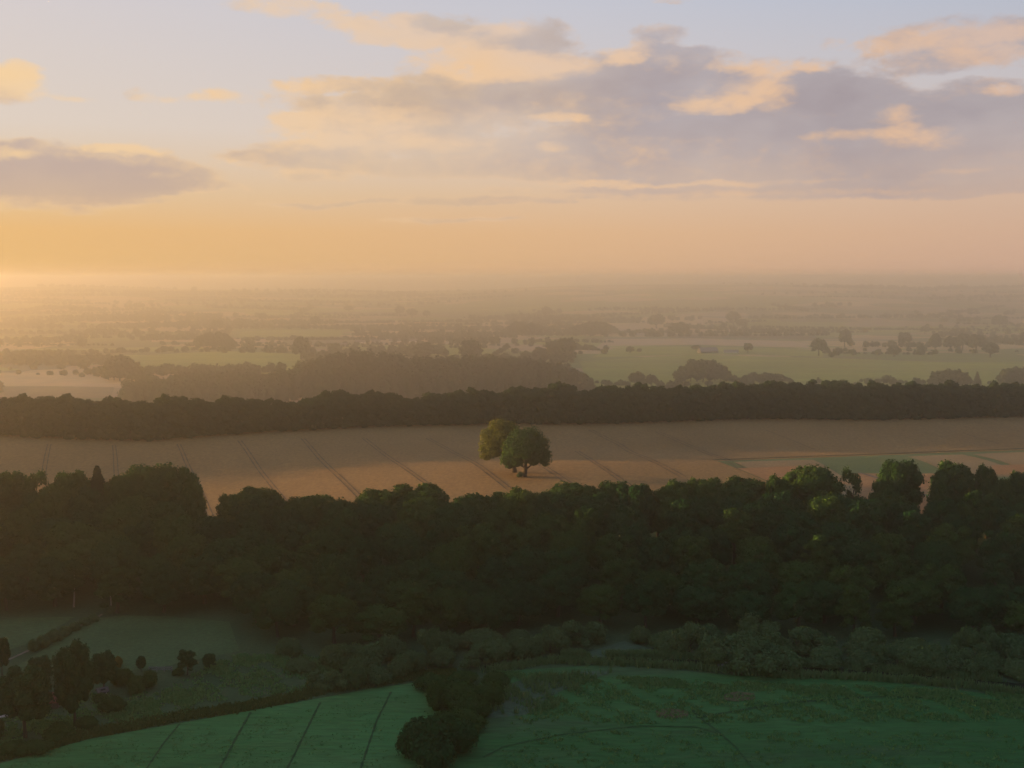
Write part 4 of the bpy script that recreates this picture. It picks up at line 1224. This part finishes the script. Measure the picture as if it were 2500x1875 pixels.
# extra woods in the misty left
for k in range(26):
    px, py = r.uniform(-60, 700), r.uniform(752, 930)
    x0, y0, _ = ground_at(px, py)
    for i in range(30):
        q = r.normal(size=2); x = x0 + q[0] * 45; y = y0 + q[1] * 16
        if y < 980 or not ok(x, y, float(hz(x, y))): continue
        h = r.uniform(9, 15); hedge.append((x, y, h * 1.1, h))
mass('distant_trees', hedge, M['leaf_far'], 'hedgerows and copses fading into haze across the lowland', 43)


# ------------------------------------------------------------------ tufts: rough grass, reeds
def tufts(name, pts, hgt, wid, mat, label, seed, blades=5):
    r = np.random.default_rng(seed)
    pts = np.asarray(pts)
    n = len(pts)
    P = np.repeat(pts, blades, 0)
    P = P + r.normal(size=P.shape) * wid * .8
    z = hz(P[:, 0], P[:, 1])
    hh = hgt * (0.5 + r.random(len(P)))
    a = r.random(len(P)) * PI
    ux, uy = np.cos(a) * wid / 2, np.sin(a) * wid / 2
    lx, ly = r.normal(size=len(P)) * hgt * .25, r.normal(size=len(P)) * hgt * .25
    v = np.stack([np.stack([P[:, 0] - ux, P[:, 1] - uy, z], -1), np.stack([P[:, 0] + ux, P[:, 1] + uy, z], -1),
                  np.stack([P[:, 0] + ux * .4 + lx, P[:, 1] + uy * .4 + ly, z + hh], -1), np.stack([P[:, 0] - ux * .4 + lx, P[:, 1] - uy * .4 + ly, z + hh], -1)], 1).reshape(-1, 3)
    return link(name, mesh_from(name, v, np.arange(4 * len(P)).reshape(-1, 4)), mat, label=label, kind='stuff')


def scatter_quad(tl_, tr_, br_, bl_, n, seed):
    r = np.random.default_rng(seed)
    A, B, C, D = [np.array(ground_at(*p)[:2]) for p in (tl_, tr_, br_, bl_)]
    u = r.random((n, 1)); v = r.random((n, 1))
    P = (A * (1 - u) + B * u) * (1 - v) + (D * (1 - u) + C * u) * v
    # clumping
    k = np.sin(P[:, 0] / 3.1 + 2) * np.sin(P[:, 1] / 2.3) + .6 * np.sin(P[:, 0] / 1.1 + P[:, 1] / 1.7)
    return P[k + r.random(n) * 1.2 > .35]


GRASS_T = foliage('tuft_green', (0.065, 0.190, 0.060), (0.12, 0.22, 0.075), .15, .0)
REED_T = foliage('reed_stems', (0.07, 0.16, 0.06), (0.12, 0.19, 0.07), .15, .0)
OLIVE_T = foliage('tall_weeds', (0.045, 0.085, 0.024), (0.085, 0.11, 0.03), .15, .0)
tufts('rough_grass', np.concatenate([scatter_quad((1200, 1640), (2600, 1700), (2600, 1725), (1200, 1655), 2600, 21), scatter_quad((1280, 1780), (2500, 1790), (2500, 1950), (1200, 1950), 500, 22), scatter_quad((1300, 1650), (2600, 1720), (2600, 1760), (1250, 1770), 2600, 1), scatter_quad((560, 1600), (760, 1600), (900, 1670), (300, 1740), 1800, 2), scatter_quad((0, 1700), (500, 1690), (450, 1750), (0, 1840), 2000, 3)]), .35, .45, GRASS_T, 'rough tussocky grass on the wetter parts of the valley floor', 7)
tufts('meadow_grass', np.concatenate([scatter_quad((1250, 1780), (2650, 1780), (2700, 1960), (1150, 1960), 2200, 5), scatter_quad((100, 1840), (1000, 1690), (950, 1920), (-100, 1920), 1400, 6)]), .13, .4, GRASS_T, 'short uneven grass of the two bright meadows', 9)


def along(pts, n, wid, seed):
    r = np.random.default_rng(seed)
    P = resample(gp(pts), n)
    return P + r.normal(size=P.shape) * wid


tufts('reeds', np.concatenate([along([(1190, 1640), (1340, 1617), (1500, 1622), (1700, 1632), (1900, 1652), (2150, 1660), (2350, 1677), (2600, 1708)], 1500, .6, 1),
                              scatter_quad((1370, 1598), (1720, 1600), (1720, 1612), (1370, 1607), 1600, 8), scatter_quad((1890, 1616), (2550, 1660), (2550, 1675), (1890, 1624), 1500, 9), scatter_quad((1300, 1652), (1500, 1640), (1330, 1745), (1120, 1745), 500, 10)]), 1.0, .22, REED_T, 'pale reeds lining the dark river below the wood', 8)
tufts('tall_weeds', np.concatenate([along(ditch_px, 2200, .5, 3), along([(p, q - 9) for p, q in ditch_px], 1500, .8, 4)]), .45, .35, OLIVE_T, 'rank olive weeds growing along the ditch', 10)

# ------------------------------------------------------------------ haze
HB = MB().box(-7100, 7100, -850, 13100, -105, 79)
haze_m = bpy.data.materials.new('haze_air'); haze_m.use_nodes = True
ht = NT(haze_m.node_tree); ht.n.clear()
pv = ht.n.new('ShaderNodeVolumePrincipled')
pv.inputs['Color'].default_value = (1.0, 0.96, 0.86, 1)
pv.inputs['Density'].default_value = HAZE_DENSITY
pv.inputs['Anisotropy'].default_value = 0.93
ho = ht.n.new('ShaderNodeOutputMaterial'); ht.l.new(pv.outputs[0], ho.inputs['Volume'])
HB.build('haze', haze_m, kind='stuff', label='warm morning haze lying over the whole landscape')
print('wood trees', len(WOOD), 'belt', n_belt, 'hedge', len(hedge), len(t1), len(t2))
